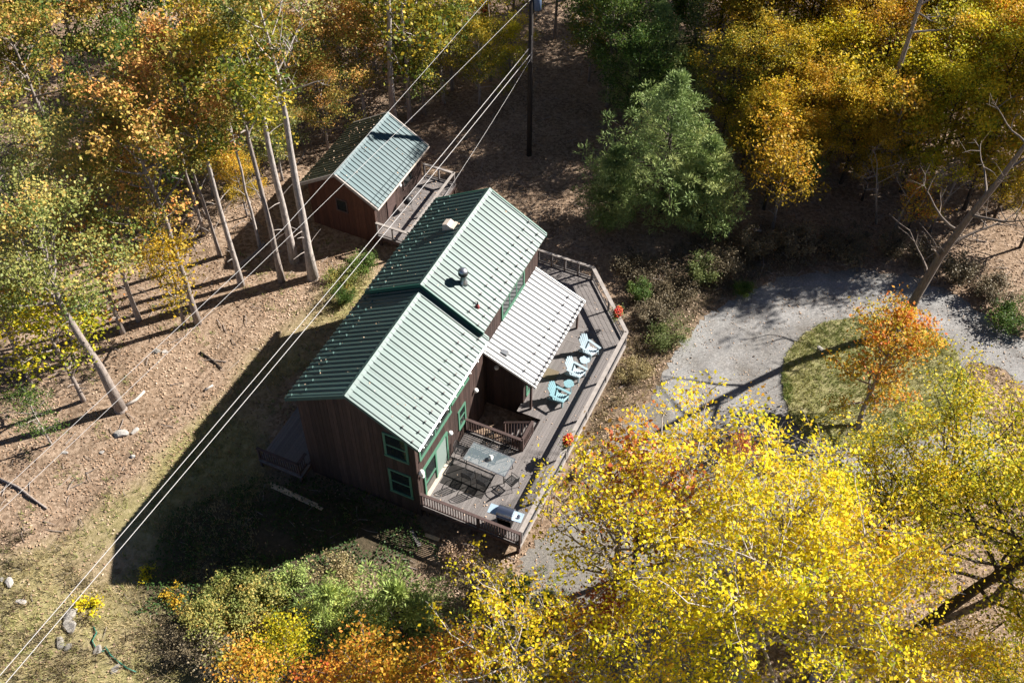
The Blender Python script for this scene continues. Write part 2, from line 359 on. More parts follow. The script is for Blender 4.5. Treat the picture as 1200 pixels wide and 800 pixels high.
ml = N.new('ShaderNodeMix'); ml.data_type='RGBA'; ml.blend_type='MULTIPLY'; ml.inputs[0].default_value=1; L.new(mx1.outputs[2],ml.inputs[6]); L.new(lane.outputs[0],ml.inputs[7]); L.new(ml.outputs[2], b.inputs['Base Color'])
bp = N.new('ShaderNodeBump'); bp.inputs['Strength'].default_value=.7; bp.inputs['Distance'].default_value=.03; L.new(noise(22,6,.8).outputs['Fac'], bp.inputs['Height']); L.new(bp.outputs[0], b.inputs['Normal'])
tag(sheet('driveway', DRIVE_S, .012, gv), 'pale grey gravel driveway curving round a grass island', kind='structure')
isl = mat('island turf', (.15,.16,.055), .95, spec=.1, nscale=1.6, ncol=(.36,.31,.17), bump=.8, bscale=14, detail=9)
tag(sheet('grass_island', ISLAND_S, .05, isl), 'grassy island inside the driveway loop', kind='structure')

# ------------------------------------------------------------------ house
house = empty('house', (0,0,0), -YAW, 'brown wood cabin house with green metal gable roof and white side porch roof', 'house')
GW = .3                                    # near gable wall plane (along the ridge)
K = .585                                   # roof pitch
def roofz(x, zr): return zr - abs(x)*K
wall = MB()
wall.prism([(-2.9,-.3),(2.9,-.3),(2.9,5.65),(0,7.42),(-2.9,5.65)], GW+.03, 7.0, 'y')
wall.prism([(-2.75,-.3),(2.75,-.3),(2.75,6.02),(0,7.70),(-2.75,6.02)], 7.0, 13.7, 'y')
wall_o = wall.build('wall', core_m, house)
def board(parent, m, a0, a1, z0, t0, t1, plane, p, out, name='siding_board'):
    d = rnd.uniform(.018,.03); g = .005
    lo,hi = (p, p+out*d)
    mb = MB()
    if plane == 'y': vs = [(a0+g,lo,z0),(a1-g,lo,z0),(a1-g,lo,t1),(a0+g,lo,t0),(a0+g,hi,z0),(a1-g,hi,z0),(a1-g,hi,t1),(a0+g,hi,t0)]
    else: vs = [(lo,a0+g,z0),(lo,a1-g,z0),(lo,a1-g,t1),(lo,a0+g,t0),(hi,a0+g,z0),(hi,a1-g,z0),(hi,a1-g,t1),(hi,a0+g,t0)]
    mb.add(vs, [(0,1,2,3),(7,6,5,4),(0,4,5,1),(1,5,6,2),(2,6,7,3),(3,7,4,0)])
    return mb.build(name, m, parent)
def side(parent, m, a0, a1, step, z0, topf, plane, p, out):
    n = max(1, round((a1-a0)/step)); s = (a1-a0)/n
    for i in range(n):
        x0 = a0+i*s; x1 = x0+s
        if topf(x0) > z0+.05 or topf(x1) > z0+.05: board(parent, m, x0, x1, z0, max(z0+.02,topf(x0)), max(z0+.02,topf(x1)), plane, p, out)
ST = .205
side(wall_o, siding, -2.95, 2.95, ST, -.1, lambda x: roofz(x,7.7)-.17, 'y', GW+.03, -1)
side(wall_o, siding, GW, 7.0, ST, -.1, lambda x: 5.72, 'x', 2.9, 1)
side(wall_o, siding, GW, 7.0, ST, -.1, lambda x: 5.72, 'x', -2.9, -1)
side(wall_o, siding, 7.0, 13.7, ST, -.1, lambda x: 6.12, 'x', 2.75, 1)
side(wall_o, siding, 7.0, 13.7, ST, -.1, lambda x: 6.12, 'x', -2.75, -1)
side(wall_o, siding, -2.75, 2.75, ST*1.5, -.1, lambda x: roofz(x,8.0)-.2, 'y', 13.7, 1)
MB().box(2.86,GW-.035,-.1,2.96,GW+.05,5.66).build('corner_trim', siding, wall_o)

def panel_mesh(name, m, wdt, length, pitch_drop, ribs, th=.025):
    """ribbed metal sheet: x runs down the slope (0..length, drop), y along the eave"""
    sp = wdt/ribs; prof = [(0,0)]
    for i in range(ribs):
        c = (i+.5)*sp
        prof += [(c-.045,0),(c-.022,.042),(c+.022,.042),(c+.045,0)]
    prof.append((wdt-.004,0))
    mb = MB(); k = len(prof); ang = math.atan2(pitch_drop, length); nz = math.cos(ang); nxx = math.sin(ang)
    vs = []
    for x,zd in ((0,0),(length,-pitch_drop)):
        vs += [(x+nxx*h, y, zd+nz*h) for y,h in prof]
    vs += [(0,0,-th),(0,wdt-.004,-th),(length,0,-pitch_drop-th),(length,wdt-.004,-pitch_drop-th)]
    fs = [(i,i+k,i+1+k,i+1) for i in range(k-1)] + [(2*k,2*k+1,2*k+3,2*k+2)]
    fs += [tuple([2*k+2,2*k+3]+list(range(2*k-1,k-1,-1))), tuple([2*k+1,2*k]+list(range(0,k)))]
    fs += [(0,2*k,2*k+2,k),(k-1,2*k-1,2*k+3,2*k+1)]
    mb.add(vs, fs); return mb.mesh(name, m)
def slope(roof, m, x0, z0, side_, length, drop, y0, y1, npan, ribs, guards=True, gm_=None, grows=((.35,0),(.95,1))):
    wdt = (y1-y0)/npan; me = panel_mesh('roof_panel', m, wdt, length, drop, ribs)
    gme = None
    if guards:
        gme = MB().box(-.03,-.05,.0,.03,.05,.075).mesh('snow_guard', gm_ or black_m)
    for i in range(npan):
        if side_ > 0: inst('roof_panel', me, roof, (x0, y0+i*wdt, z0)).rotation_euler.x = rnd.uniform(-.006,.006)
        else:
            o = inst('roof_panel', me, roof, (x0, y0+(i+1)*wdt, z0), math.pi)
        if guards:
            for r_ in range(ribs):
                j = i*ribs+r_
                for d_,par in grows:
                    if j%2 == par:
                        y = y0+i*wdt+(r_+.5)*wdt/ribs + (.0)
                        dx = length-d_; t = dx/length
                        g = inst('snow_guard', gme, roof, (x0+side_*(dx+.01), y+wdt/ribs/2*.0, z0-drop*t+.035))
                        g.rotation_euler = (0, side_*math.atan2(drop,length), 0)
def gable_roof(name, mR, mL, zr, half, y0, y1, npan, ribs, parent, cap_m, trim_m, guards=(True,True), xc=0, k=K, th=.13):
    drop = half*k; hz = zr
    roof = MB()
    poly = [(xc-half+.03,hz-drop-.05),(xc,hz-.045),(xc+half-.03,hz-drop-.05),(xc+half-.03,hz-drop-.05-th),(xc,hz-.045-th),(xc-half+.03,hz-drop-.05-th)]
    roof.prism(poly, y0+.03, y1-.03, 'y'); ro = roof.build(name, wood_dark, parent)
    slope(ro, mR, xc+.02, hz, 1, half, drop, y0, y1, npan, ribs, guards[0], black_m)
    slope(ro, mL, xc-.02, hz, -1, half, drop, y0, y1, npan, ribs, guards[1], cap_m)
    a = .16
    MB().add([(xc-a,y0-.02,hz-a*k+.045),(xc,y0-.02,hz+.055),(xc+a,y0-.02,hz-a*k+.045),(xc-a,y1+.02,hz-a*k+.045),(xc,y1+.02,hz+.055),(xc+a,y1+.02,hz-a*k+.045),(xc-a,y0-.02,hz-a*k+.02),(xc+a,y0-.02,hz-a*k+.02)],
        [(0,1,4,3),(1,2,5,4),(0,6,1),(1,7,2)]).build('ridge_cap', cap_m, ro)
    for s in (-1,1):
        for y in (y0,y1):
            o_ = -1 if y == y0 else 1
            lo,hi = sorted((y-.05*o_, y+.028*o_))
            MB().add([(xc,lo,hz+.05),(xc+s*half,lo,hz-drop+.05),(xc+s*half,lo,hz-drop-.16),(xc,lo,hz-.16),(xc,hi,hz+.05),(xc+s*half,hi,hz-drop+.05),(xc+s*half,hi,hz-drop-.16),(xc,hi,hz-.16)],
               [(0,1,2,3),(7,6,5,4),(0,4,5,1),(1,5,6,2),(2,6,7,3),(3,7,4,0)]).build('rake_trim', trim_m, ro)
    return ro
roofL = gable_roof('roof', green_metal, green_metal, 7.70, 3.3, 0.0, 6.95, 8, 3, house, green_metal, green_metal)
roofU = gable_roof('roof', green_metal, green_metal, 8.02, 3.1, 6.78, 14.0, 8, 3, house, green_metal, dark_green_trim)
roofL['label'] = 'lower gable roof over the near end'; roofU['label'] = 'slightly higher gable roof over the far end'
# gutters and hung bulbs along the lower right eave
gut = MB(); gut.tube([(3.34,0.0,5.70),(3.34,6.75,5.70)], .055, 6); gut.build('gutter', galv, house)
bulb_me = MB().lathe([(.015,0),(.045,-.03),(.05,-.06),(.02,-.1)], 8).mesh('eave_bulb', white_m)
for i in range(9): inst('eave_bulb', bulb_me, house, (3.41, .3+i*.75, 5.70))
# windows
def window(parent, plane, p, out, a0, a1, z0, z1, cols=1, rows=1, fm=green_trim, fw_=.11, label=None, pm=None):
    pr = .07
    def bx(a,b,c,d,o0,o1):
        l,h = sorted((p+out*o0, p+out*o1))
        return (a,l,c,b,h,d) if plane == 'y' else (l,a,c,h,b,d)
    e = MB()
    cx = [a0+(a1-a0)*i/cols for i in range(cols+1)]; cz = [z0+(z1-z0)*i/rows for i in range(rows+1)]
    e.box(*bx(a0-fw_,a1+fw_,z1,z1+fw_,.02,pr)); e.box(*bx(a0-fw_-.02,a1+fw_+.02,z0-fw_,z0,.02,pr+.03))
    e.box(*bx(a0-fw_,a0,z0,z1,.02,pr)); e.box(*bx(a1,a1+fw_,z0,z1,.02,pr))
    for i in range(1,cols): e.box(*bx(cx[i]-.035,cx[i]+.035,z0,z1,.02,pr-.015))
    for j in range(1,rows): e.box(*bx(a0,a1,cz[j]-.04,cz[j]+.04,.02,pr-.012))
    w = e.build('window', fm, parent)
    if label: w['label'] = label
    for i in range(cols):
        for j in range(rows):
            l0 = cx[i]+(.035 if i else 0); l1 = cx[i+1]-(.035 if i < cols-1 else 0); h0 = cz[j]+(.04 if j else 0); h1 = cz[j+1]-(.04 if j < rows-1 else 0)
            MB().box(*bx(l0+.001,l1-.001,h0+.001,h1-.001,.028,.04)).build('pane', pm or pane_m, w)
    return w
yw = GW+.03
window(house,'y',yw,-1,1.52,2.5,4.08,5.55,1,2)
window(house,'y',yw,-1,1.55,2.5,1.32,2.88,1,2)
window(house,'x',2.9,1,.72,3.5,4.05,5.25,2,1)
window(house,'x',2.9,1,3.8,5.3,4.45,5.25,1,1)
window(house,'x',2.9,1,4.38,4.92,1.86,3.0,1,2)
window(house,'x',2.75,1,9.5,11.9,4.42,5.35,3,1)
# sliding door
dr = MB()
for (a,b_,c,d_) in ((.80,.92,.95,2.98),(3.0,3.12,.95,2.98)): dr.box(2.92,a,c,2.99,b_,d_)
dr.box(2.92,.80,2.98,3.0,3.12,3.1); dr.box(2.92,1.9,.97,2.985,2.02,2.98); dr.box(2.92,.92,1.75,2.975,1.9,1.83)
dr_o = dr.build('sliding_door', green_trim, house)
MB().box(2.93,.921,.98,2.94,1.899,1.749).build('pane', pane_m, dr_o); MB().box(2.93,.921,1.831,2.94,1.899,2.979).build('pane', pane_m, dr_o)
MB().box(2.935,2.021,.98,2.95,2.999,2.979).build('door_screen', screen_m, dr_o)
MB().box(2.92,.80,.93,3.12,3.12,.975).build('threshold', tan_m, dr_o)
# side addition with shed roof
addn = MB(); addn.prism([(2.76,-.3),(4.75,-.3),(4.75,3.1),(2.76,4.0)], 7.62, 13.25, 'y')
add_o = addn.build('porch_wall', core_m, house)
side(add_o, siding, 2.8, 4.75, ST, -.1, lambda x: 4.02-(x-2.8)*.47-.02, 'y', 7.62, -1)
side(add_o, siding, 7.62, 13.25, ST, .9, lambda x: 3.1, 'x', 4.75, 1)
window(house,'x',4.75,1,8.0,8.8,1.3,2.6,1,1); window(house,'x',4.75,1,11.2,12.6,1.7,2.6,2,1)
pd = MB(); pd.box(4.77,9.6,.96,4.83,10.55,2.85); pdo = pd.build('porch_door', green_trim, house); MB().box(4.83,9.75,1.7,4.838,10.4,2.7).build('pane', pane_m, pdo)
sh = MB(); sh.prism([(2.80,4.12),(5.5,2.90),(5.5,2.80),(2.80,4.02)], 7.32, 13.45, 'y'); sh_o = sh.build('porch_roof', wood_dark, house); sh_o['label'] = 'pale sloping metal roof over the side porch'
slope(sh_o, pale_metal, 2.78, 4.2, 1, 2.78, 1.255, 7.28, 13.48, 7, 3, True, black_m, ((.12,0),(.12,1),(.8,1)))
for y in (7.26,13.44): MB().add([(2.78,y,4.24),(5.57,y,2.98),(5.57,y,2.83),(2.78,y,4.09),(2.78,y+.06,4.24),(5.57,y+.06,2.98),(5.57,y+.06,2.83),(2.78,y+.06,4.09)],[(0,1,2,3),(7,6,5,4),(0,4,5,1),(1,5,6,2),(2,6,7,3),(3,7,4,0)]).build('rake_trim', white_m, sh_o)
for y in (7.45,13.3): MB().box(5.2,y-.05,.95,5.3,y+.05,2.92).build('porch_post', wood_dark, house)
MB().bar((4.8,7.45,2.85),(5.3,7.45,2.6),.06,.08).build('porch_brace', wood_dark, house)
# roof furniture
def onroof(x, zr): return zr-abs(x)*K
v = empty('roof_vent', (-.75,11.05,onroof(-.75,8.02)), 0, parent=house)
MB().prism([(-.25,-.1),(.28,-.18),(.28,.25),(.0,.42),(-.25,.32)], -.22,.22,'y').build('vent_hood', tan_m, v)
MB().box(.2,-.25,.27,.36,.25,.32).build('vent_lip', tan_m, v)
v = empty('flue_pipe', (1.35,8.35,onroof(1.35,8.02)), 0, parent=house)
MB().lathe([(.2,-.15),(.19,.12),(.13,.18),(.13,.55),(.15,.56)],14).build('pipe', galv, v, True)
MB().lathe([(.2,.55),(.23,.60),(.23,.72),(.19,.75)],14).build('pipe_collar', black_m, v, True)
MB().lathe([(.22,.76),(.22,.84),(.08,.92),(.02,.93)],14).build('cap', galv, v, True)
v = empty('small_vent', (2.35,7.75,onroof(2.35,8.02)), 0, parent=house)
MB().lathe([(.11,-.08),(.1,.1),(.06,.16)],8).build('vent_base', mat('red rubber',(.25,.05,.05),.6), v); MB().tube([(0,0,.1),(0,0,.34)],.04,8).build('vent_pipe', black_m, v)
MB().prism([(-.2,-.1),(.2,-.1),(.14,.02),(-.14,.06)],-.12,.12,'y').build('skylight_vent', galv, house, loc=(3.6,7.95,3.88))
# lamps
lampm = MB().lathe([(.03,0),(.1,-.02),(.12,-.1),(.07,-.2),(.02,-.23)],10).mesh('wall_lamp', white_m, True)
for loc in ((3.03,3.32,2.85),(3.03,6.0,2.95),(3.02,.58,3.0)): inst('wall_lamp', lampm, house, loc)
inst('wall_lamp', lampm, house, (3.4,7.5,3.2))
MB().lathe([(.02,.2),(.11,.14),(.14,0),(.11,-.16),(.03,-.22)],12).build('door_bell_lantern', white_m, house, True, (3.08,.45,3.35))
# small porch on the shaded left side
lp = empty('side_porch', HW(0,0,0), -YAW, 'small dark wooden porch on the shaded left side of the house', 'porch')
fl = MB().box(-5.35,-.5,.35,-2.97,.25,.55); fl.box(-5.35,.25,.35,-2.99,4.2,.55); fl_o = fl.build('floor_frame', wood_dark, lp)
for i in range(17):
    x0 = -5.38+i*.1425; yb = 4.2 if x0 < -3.15 else (.22)
    MB().box(x0+.004,-.54,.553,x0+.136,4.2 if x0+.14 < -2.97 else .25,.585).build('deck_board', wood_grey, lp)
def railing(parent, a, b, zf, zc, posts=(), bal=.13, capw=.14, pm=wood_dark, cm=wood_dark, bm_=wood_dark, post_drop=0, ends=True, name='railing'):
    a = Vector((*a,0)); b = Vector((*b,0)); ln = (b-a).length; t = (b-a)/ln; ang = math.atan2(t.y,t.x)
    r = MB().bar(a+Vector((0,0,zc-.06)), b+Vector((0,0,zc-.06)), .04, .09).bar(a+Vector((0,0,zf+.1)), b+Vector((0,0,zf+.1)), .04, .08).build(name, pm, parent)
    MB().bar(a-t*.06+Vector((0,0,zc)), b+t*.06+Vector((0,0,zc)), capw, .04).build('rail_cap', cm, r)
    pme = MB().box(-.045,-.045,-post_drop,.045,.045,zc-zf-.021).mesh('post', pm)
    for s in ([0,1] if ends else [])+list(posts): inst('post', pme, r, a+t*(ln*s)+Vector((0,0,zf)), ang)
    if bal:
        n = int(ln/bal); bme = MB().box(-.019,-.019,.06,.019,.019,zc-zf-.04).mesh('baluster', bm_)
        for i in range(1,n): inst('baluster', bme, r, a+t*(ln*i/n)+Vector((0,0,zf)), ang)
    return r
railing(lp, (-5.3,-.45), (-3.1,-.45), .585, 1.45, post_drop=.6)
railing(lp, (-3.1,-.40), (-3.1,.2), .585, 1.45, ends=False)

# ------------------------------------------------------------------ deck
ZD = .95
deck = empty('wood_deck', HW(0,0,0), -YAW, 'weathered grey wood deck wrapping the sunlit right side of the house', 'deck')
fr = MB()
fr.box(7.72,.33,.68,7.93,13.2,.895); fr.box(3.05,.33,.68,7.72,.42,.895); fr.box(3.02,.45,.62,3.12,5.0,.895)
fr.box(5.9,5.0,.68,6.0,7.0,.895); fr.box(3.0,4.9,.68,5.95,4.98,.895)
deck_frame = fr.build('frame', wood_dark, deck)
for y in (.6,2.4,4.4,7.2,9.4,11.6): MB().box(4.8 if y > 7 else 3.15, y-.025,.70, 7.71, y+.025, .893).build('joist', wood_dark, deck)
for x,y in ((3.2,.45),(5.5,.45),(7.8,.45),(7.8,3.2),(7.8,6.0),(7.8,9.0),(7.8,12.5),(5.6,4.9)): MB().box(x-.07,y-.07,-.3,x+.07,y+.07,.69).build('support_post', wood_dark, deck)
BW = .142; x = 2.98; i = 0
def dboard(x0,y0,x1,y1):
    MB().box(x0,y0,.9,x1,y1,ZD+rnd.uniform(-.003,.003)).build('deck_board', wood_grey, deck)
while x < 7.95:
    x1 = min(x+BW-.006, 8.0)
    if x1 <= 4.78:
        dboard(x,.27,x1,4.98)
    elif x < 5.9:
        dboard(x,.27,x1,4.98); dboard(x,7.05,x1,12.3)
    else:
        cut = rnd.choice([3.6,4.9,6.1,8.5]); dboard(x,.27,x1,cut-.003); dboard(x,cut+.003,x1,12.3)
    x += BW
y = 12.31
def dgx(y): return 7.95 if y < 13.35 else 7.95-(y-13.35)*(3.3/3.65)
while y < 17.0:
    y1 = y+BW-.006; xa = 4.78 if y1 < 13.28 else (2.79 if y1 < 13.75 else 1.4)
    xb = dgx((y+y1)/2)
    cut = rnd.uniform(max(xa+.5,4.2), max(xa+.9,xb-.4))
    if cut < xb-.3:
        dboard(xa,y,cut-.003,y1); dboard(cut+.003,y,xb,y1)
    else: dboard(xa,y,xb,y1)
    y += BW
# fascia
MB().bar((7.965,.27,.80),(7.965,13.35,.80),.03,.24).build('fascia_board', wood_cap, deck)
MB().bar((7.98,13.35,.80),(4.68,17.0,.80),.03,.24).build('fascia_board', wood_cap, deck)
MB().bar((3.0,.25,.80),(7.95,.25,.80),.03,.24).build('fascia_board', wood_dark, deck)
MB().bar((4.65,17.02,.80),(1.4,17.02,.80),.03,.24).build('fascia_board', wood_dark, deck)
r1 = railing(deck, (3.05,.30), (7.92,.30), ZD, 1.85, posts=(.58,), post_drop=.3); r1['label'] = 'near railing with square balusters'
def cable_rail(a, b, posts, capw=.2):
    r = railing(deck, a, b, ZD, 1.85, posts=posts, bal=0, capw=capw, cm=wood_cap, pm=wood_grey, post_drop=.2)
    for k_ in range(1,6): MB().tube([(*a,ZD+.15*k_),(*b,ZD+.15*k_)], .005, 4).build('rail_cable', galv, r)
    return r
cable_rail((7.93,.45),(7.93,13.32),(.19,.39,.59,.79))
cable_rail((7.90,13.40),(4.66,16.93),(.5,))
cable_rail((4.60,16.95),(1.45,16.95),(.25,.5,.75),.14)
railing(deck, (2.97,4.95), (5.88,4.95), ZD, 1.85)
railing(deck, (5.92,5.0), (5.92,6.12), ZD, 1.85)
# stairs down through the opening, between the rail and the porch
stair = empty('stair', (0,0,0), 0, parent=deck)
for k_ in range(5):
    MB().box(5.62-k_*.27,6.02,.76-k_*.19,5.92-k_*.27,7.0,.80-k_*.19).build('tread', wood_grey, stair)
MB().bar((5.9,5.98,.75),(4.45,5.98,-.2),.04,.22).build('stringer', wood_dark, stair); MB().bar((5.9,7.02,.75),(4.45,7.02,-.2),.04,.22).build('stringer', wood_dark, stair)
MB().bar((5.9,6.1,1.84),(4.5,6.1,1.05),.12,.04).build('handrail', wood_dark, stair)
for k_ in range(1,9):
    x_ = 5.9-k_*.155; MB().box(x_-.018,6.08,.72-k_*.098,x_+.018,6.118,1.82-k_*.0875).build('baluster', wood_dark, stair)
MB().box(4.44,6.04,-.1,4.52,6.14,1.05).build('newel_post', wood_dark, stair)

# ------------------------------------------------------------------ things on the deck
def put(o, a, b, z, rz=0):
    o.location = HW(a,b,z); o.rotation_euler = (0,0,-YAW+rz); return o
def adirondack(m, label):
    e = empty('adirondack_chair', label=label, cat='chair', group='adirondack chairs on the deck')
    for s in (-1,1):
        MB().bar((.40,s*.27,.02),(.40,s*.27,.56),.09,.03,(0,1,0)).build('front_leg', m, e)
        MB().bar((.42,s*.23,.33),(-.48,s*.23,.06),.035,.12).build('side_stringer', m, e)
        MB().bar((.52,s*.31,.58),(-.30,s*.30,.56),.13,.025).build('armrest', m, e)
        MB().bar((-.22,s*.27,.57),(-.32,s*.27,.06),.07,.03,(0,1,0)).build('rear_leg', m, e)
    for k_ in range(6):
        x_ = .42-k_*.105; z_ = .405-k_*.034
        MB().bar((x_,-.26,z_),(x_,.26,z_),.092,.022,(.3,0,1)).build('seat_slat', m, e)
    for k_ in range(5):
        y0 = (k_-2)*.098; y1 = (k_-2)*.125; L_ = .90-.055*abs(k_-2)**1.5
        b0 = Vector((-.14,y0,.24)); dv = Vector((-.40,y1-y0,.86)).normalized()
        n = Vector((.9,0,.42))
        MB().bar(b0, b0+dv*L_, .094, .02, n).bar(b0+dv*L_, b0+dv*(L_+.03), .06, .02, n).build('back_slat', m, e)
    MB().bar((-.33,-.27,.62),(-.33,.27,.62),.06,.03).build('back_rail', m, e)
    return e
put(adirondack(teal_paint,'pale blue adirondack chair farthest along the deck, nearest the hanging flowers'), 6.45,11.95,ZD,R(-22))
put(adirondack(teal_paint,'pale blue adirondack chair in the middle, between the two round tables'), 6.40,10.30,ZD,R(-14))
put(adirondack(teal_paint2,'teal adirondack chair nearest the stair opening'), 6.25,8.50,ZD,R(-10))
def side_table(label, m):
    e = empty('side_table', label=label, cat='table', group='round slatted side tables')
    for k_ in range(6):
        y = (k_-2.5)*.088; h = math.sqrt(max(.01,.268**2-y*y)); h0 = math.sqrt(max(.004,.268**2-(abs(y)+.04)**2)) if abs(y)+.04 < .268 else .08
        MB().prism([(-h0,y+.041*(1 if y>0 else -1)),(h0,y+.041*(1 if y>0 else -1)),(h,y-.041*(1 if y>0 else -1)),(-h,y-.041*(1 if y>0 else -1))],.43,.455,'z').build('top_slat', m, e)
    for a in range(3):
        c,s = math.cos(a*2.094),math.sin(a*2.094)
        MB().bar((c*.2,s*.2,0),(c*.14,s*.14,.43),.06,.03,(0,0,1)).build('leg', m, e)
    return e
put(side_table('round slatted teal table between the far and middle adirondack chairs', teal_paint), 6.58,11.12,ZD,R(90))
put(side_table('round slatted teal table between the middle and near adirondack chairs', teal_paint2), 6.45,9.36,ZD,R(90))
# glass dining table
e = empty('dining_table', label='rectangular glass patio dining table with dark metal frame', cat='table')
put(e, 4.92,3.45,ZD, R(-2))
MB().box(-1.08,-.53,.705,1.08,.53,.717).build('glass_top', table_glass, e)
fmb = MB()
for s in (-1,1): fmb.bar((-1.09,s*.54,.70),(1.09,s*.54,.70),.04,.035); fmb.bar((s*1.09,-.54,.70),(s*1.09,.54,.70),.04,.035)
fmb.build('table_frame', galv, e)
for sx in (-1,1):
    for sy in (-1,1): MB().tube([(sx*1.0,sy*.47,0),(sx*.95,sy*.43,.69)],.022,6).build('leg', black_m, e)
tb = empty('candle_lantern', HW(4.98,3.5,ZD+.717), -YAW, 'small white lantern standing on the glass dining table', 'lantern')
MB().box(-.09,-.09,0,.09,.09,.16).build('lantern_body', white_m, tb); MB().lathe([(.1,.16),(.05,.23),(.02,.26)],6).build('lantern_top', white_m, tb)
def metal_chair():
    e = empty('patio_chair', cat='chair', group='black metal chairs round the glass table')
    MB().bar((.22,-.22,.44),(.22,.22,.44),.03,.03).bar((-.22,-.22,.44),(-.22,.22,.44),.03,.03).bar((-.22,-.23,.44),(.22,-.23,.44),.03,.03).bar((-.22,.23,.44),(.22,.23,.44),.03,.03).build('seat_frame', black_m, e)
    for k_ in range(7): MB().box(-.2+k_*.06,-.215,.445,-.165+k_*.06,.215,.455).build('seat_slat', black_m, e)
    MB().tube([(-.22,-.24,.42),(-.28,-.24,.75),(-.33,-.19,.92),(-.34,0,.97),(-.33,.19,.92),(-.28,.24,.75),(-.22,.24,.42)],.016,6).build('back_frame', black_m, e)
    for k_ in range(6):
        z = .52+k_*.068; x_ = -.235-(z-.44)*.19
        MB().bar((x_,-.23,z),(x_,.23,z),.012,.036).build('back_slat', black_m, e)
    for s in (-1,1):
        MB().tube([(.22,s*.23,.66),(.24,s*.24,0)],.014,6).build('leg', black_m, e); MB().tube([(-.22,s*.23,.44),(-.28,s*.24,0)],.014,6).build('leg', black_m, e)
        MB().tube([(-.26,s*.24,.66),(.0,s*.25,.68),(.22,s*.23,.66)],.016,6).build('armrest', black_m, e)
    return e
c0 = metal_chair()
spots = [(4.35,2.42,90,'black metal patio chair on the rug side, nearer the sliding door'),
 (5.15,2.38,86,'black metal patio chair on the rug side, farther from the sliding door'),
 (6.30,2.95,160,'black metal patio chair at the outer end of the glass table'),
 (4.35,4.40,-92,'black metal patio chair against the dark railing, nearer the house wall'),
 (5.25,4.42,-88,'black metal patio chair against the dark railing, nearer the rail corner'),
 (3.45,3.5,5,'black metal patio chair at the house end of the glass table')]
for i,(a,b_,rz,lb) in enumerate(spots):
    c_ = c0 if i == 0 else copy_tree(c0)
    put(c_, a,b_,ZD,R(rz)); c_['label'] = lb
def rug(name, m, x0,y0,x1,y1, label, cat, rz=0):
    cx,cy = (x0+x1)/2,(y0+y1)/2; n=12; mb = MB(); vs=[]
    o = MB().box(-(x1-x0)/2,-(y1-y0)/2,0,(x1-x0)/2,(y1-y0)/2,.012).build(name, m); tag(o,label,cat); put(o,cx,cy,ZD+.005,rz); return o
rug('outdoor_rug', rug_m, 3.2,1.75,5.35,2.95, 'dark faded rug lying on the deck before the sliding door', 'rug')
rug('doormat', mat_m, 4.85,9.5,5.6,10.2, 'small brown doormat half under the pale porch roof', 'doormat')
# grill
g = empty('gas_grill', label='stainless gas grill with side shelves standing at the near railing', cat='grill'); put(g, 6.9,1.05,ZD, R(4))
MB().box(-.33,-.24,.12,.33,.24,.18).box(-.33,-.24,.18,-.30,.24,.68).box(.30,-.24,.18,.33,.24,.68).box(-.30,.20,.18,.30,.24,.68).build('cart', black_m, g)
MB().box(-.36,-.27,.68,.36,.27,.84).build('firebox', black_m, g)
lid = MB(); lid.prism([(-.27,.845)]+[( -.27*math.cos(a), .845+.06+.22*math.sin(a)) for a in [math.pi*i/10 for i in range(11)]]+[(.27,.845)], -.37,.37,'x')
lid_o = lid.build('lid', steel, g); MB().tube([(-.28,-.31,.98),(.28,-.31,.98)],.015,8).build('lid_handle', steel, lid_o)
MB().box(-.34,-.33,.70,.34,-.271,.83).build('control_panel', steel, g)
for k_ in range(4): MB().tube([(-.24+k_*.16,-.33,.765),(-.24+k_*.16,-.36,.765)],.025,8).build('knob', black_m, g)
shelf_m = mat('blue grey shelf enamel', (.32,.42,.52), .35, spec=.6)
for s in (-1,1): MB().box(min(s*.375,s*.80),-.25,.80,max(s*.375,s*.80),.25,.835).build('side_shelf', shelf_m, g)
MB().lathe([(.12,.836),(.12,.85),(.08,.86)],16,(.58,0,0)).build('side_burner', steel, g)
for sx in (-1,1):
    for sy in (-1,1): MB().tube([(sx*.28-.02,sy*.2,.06),(sx*.28+.02,sy*.2,.06)],.06,10).build('wheel', black_m, g)
# flower baskets
def flowers(loc, label, seed, drape=.5):
    rg = np.random.default_rng(seed); e = empty('flower_basket', loc, -YAW, label, 'flowers', 'flower baskets hung on the deck rail'); e.scale = (.85,1.05,.85)
    MB().lathe([(.12,-.22),(.19,-.08),(.21,.0),(.17,.0)],12).build('pot', pot_m, e)
    P = rg.normal(0,1,(420,3))*[.17,.2,.12]+[0,0,.1]; d_ = rg.uniform(0,1,(160,1)); P2 = rg.normal(0,1,(160,3))*[.1,.12,.05]+np.array([-.12,0,0])-d_*[0.05,.1,drape]
    P = np.concatenate([P,P2]); inst('foliage', quads_mesh('foliage', leaf_quads(rg,P,.085), P_IVY, rg.uniform(.2,1,len(P))), e)
    P = unit(rg.normal(0,1,(300,3))+[0,0,.6])*rg.uniform(.75,1.1,(300,1))*[.27,.32,.24]+[0,0,.12]
    inst('blossom', quads_mesh('blossom', leaf_quads(rg,P,.095,1.2,.9), P_RED, rg.uniform(0,1,300)**1.0), e)
flowers(HW(7.1,14.28,1.98), 'red and yellow flower basket on the slanting far rail', 3, .55)
flowers(HW(7.93,5.7,1.98), 'red flower basket on the long right-hand rail, half behind yellow leaves', 4, .5)

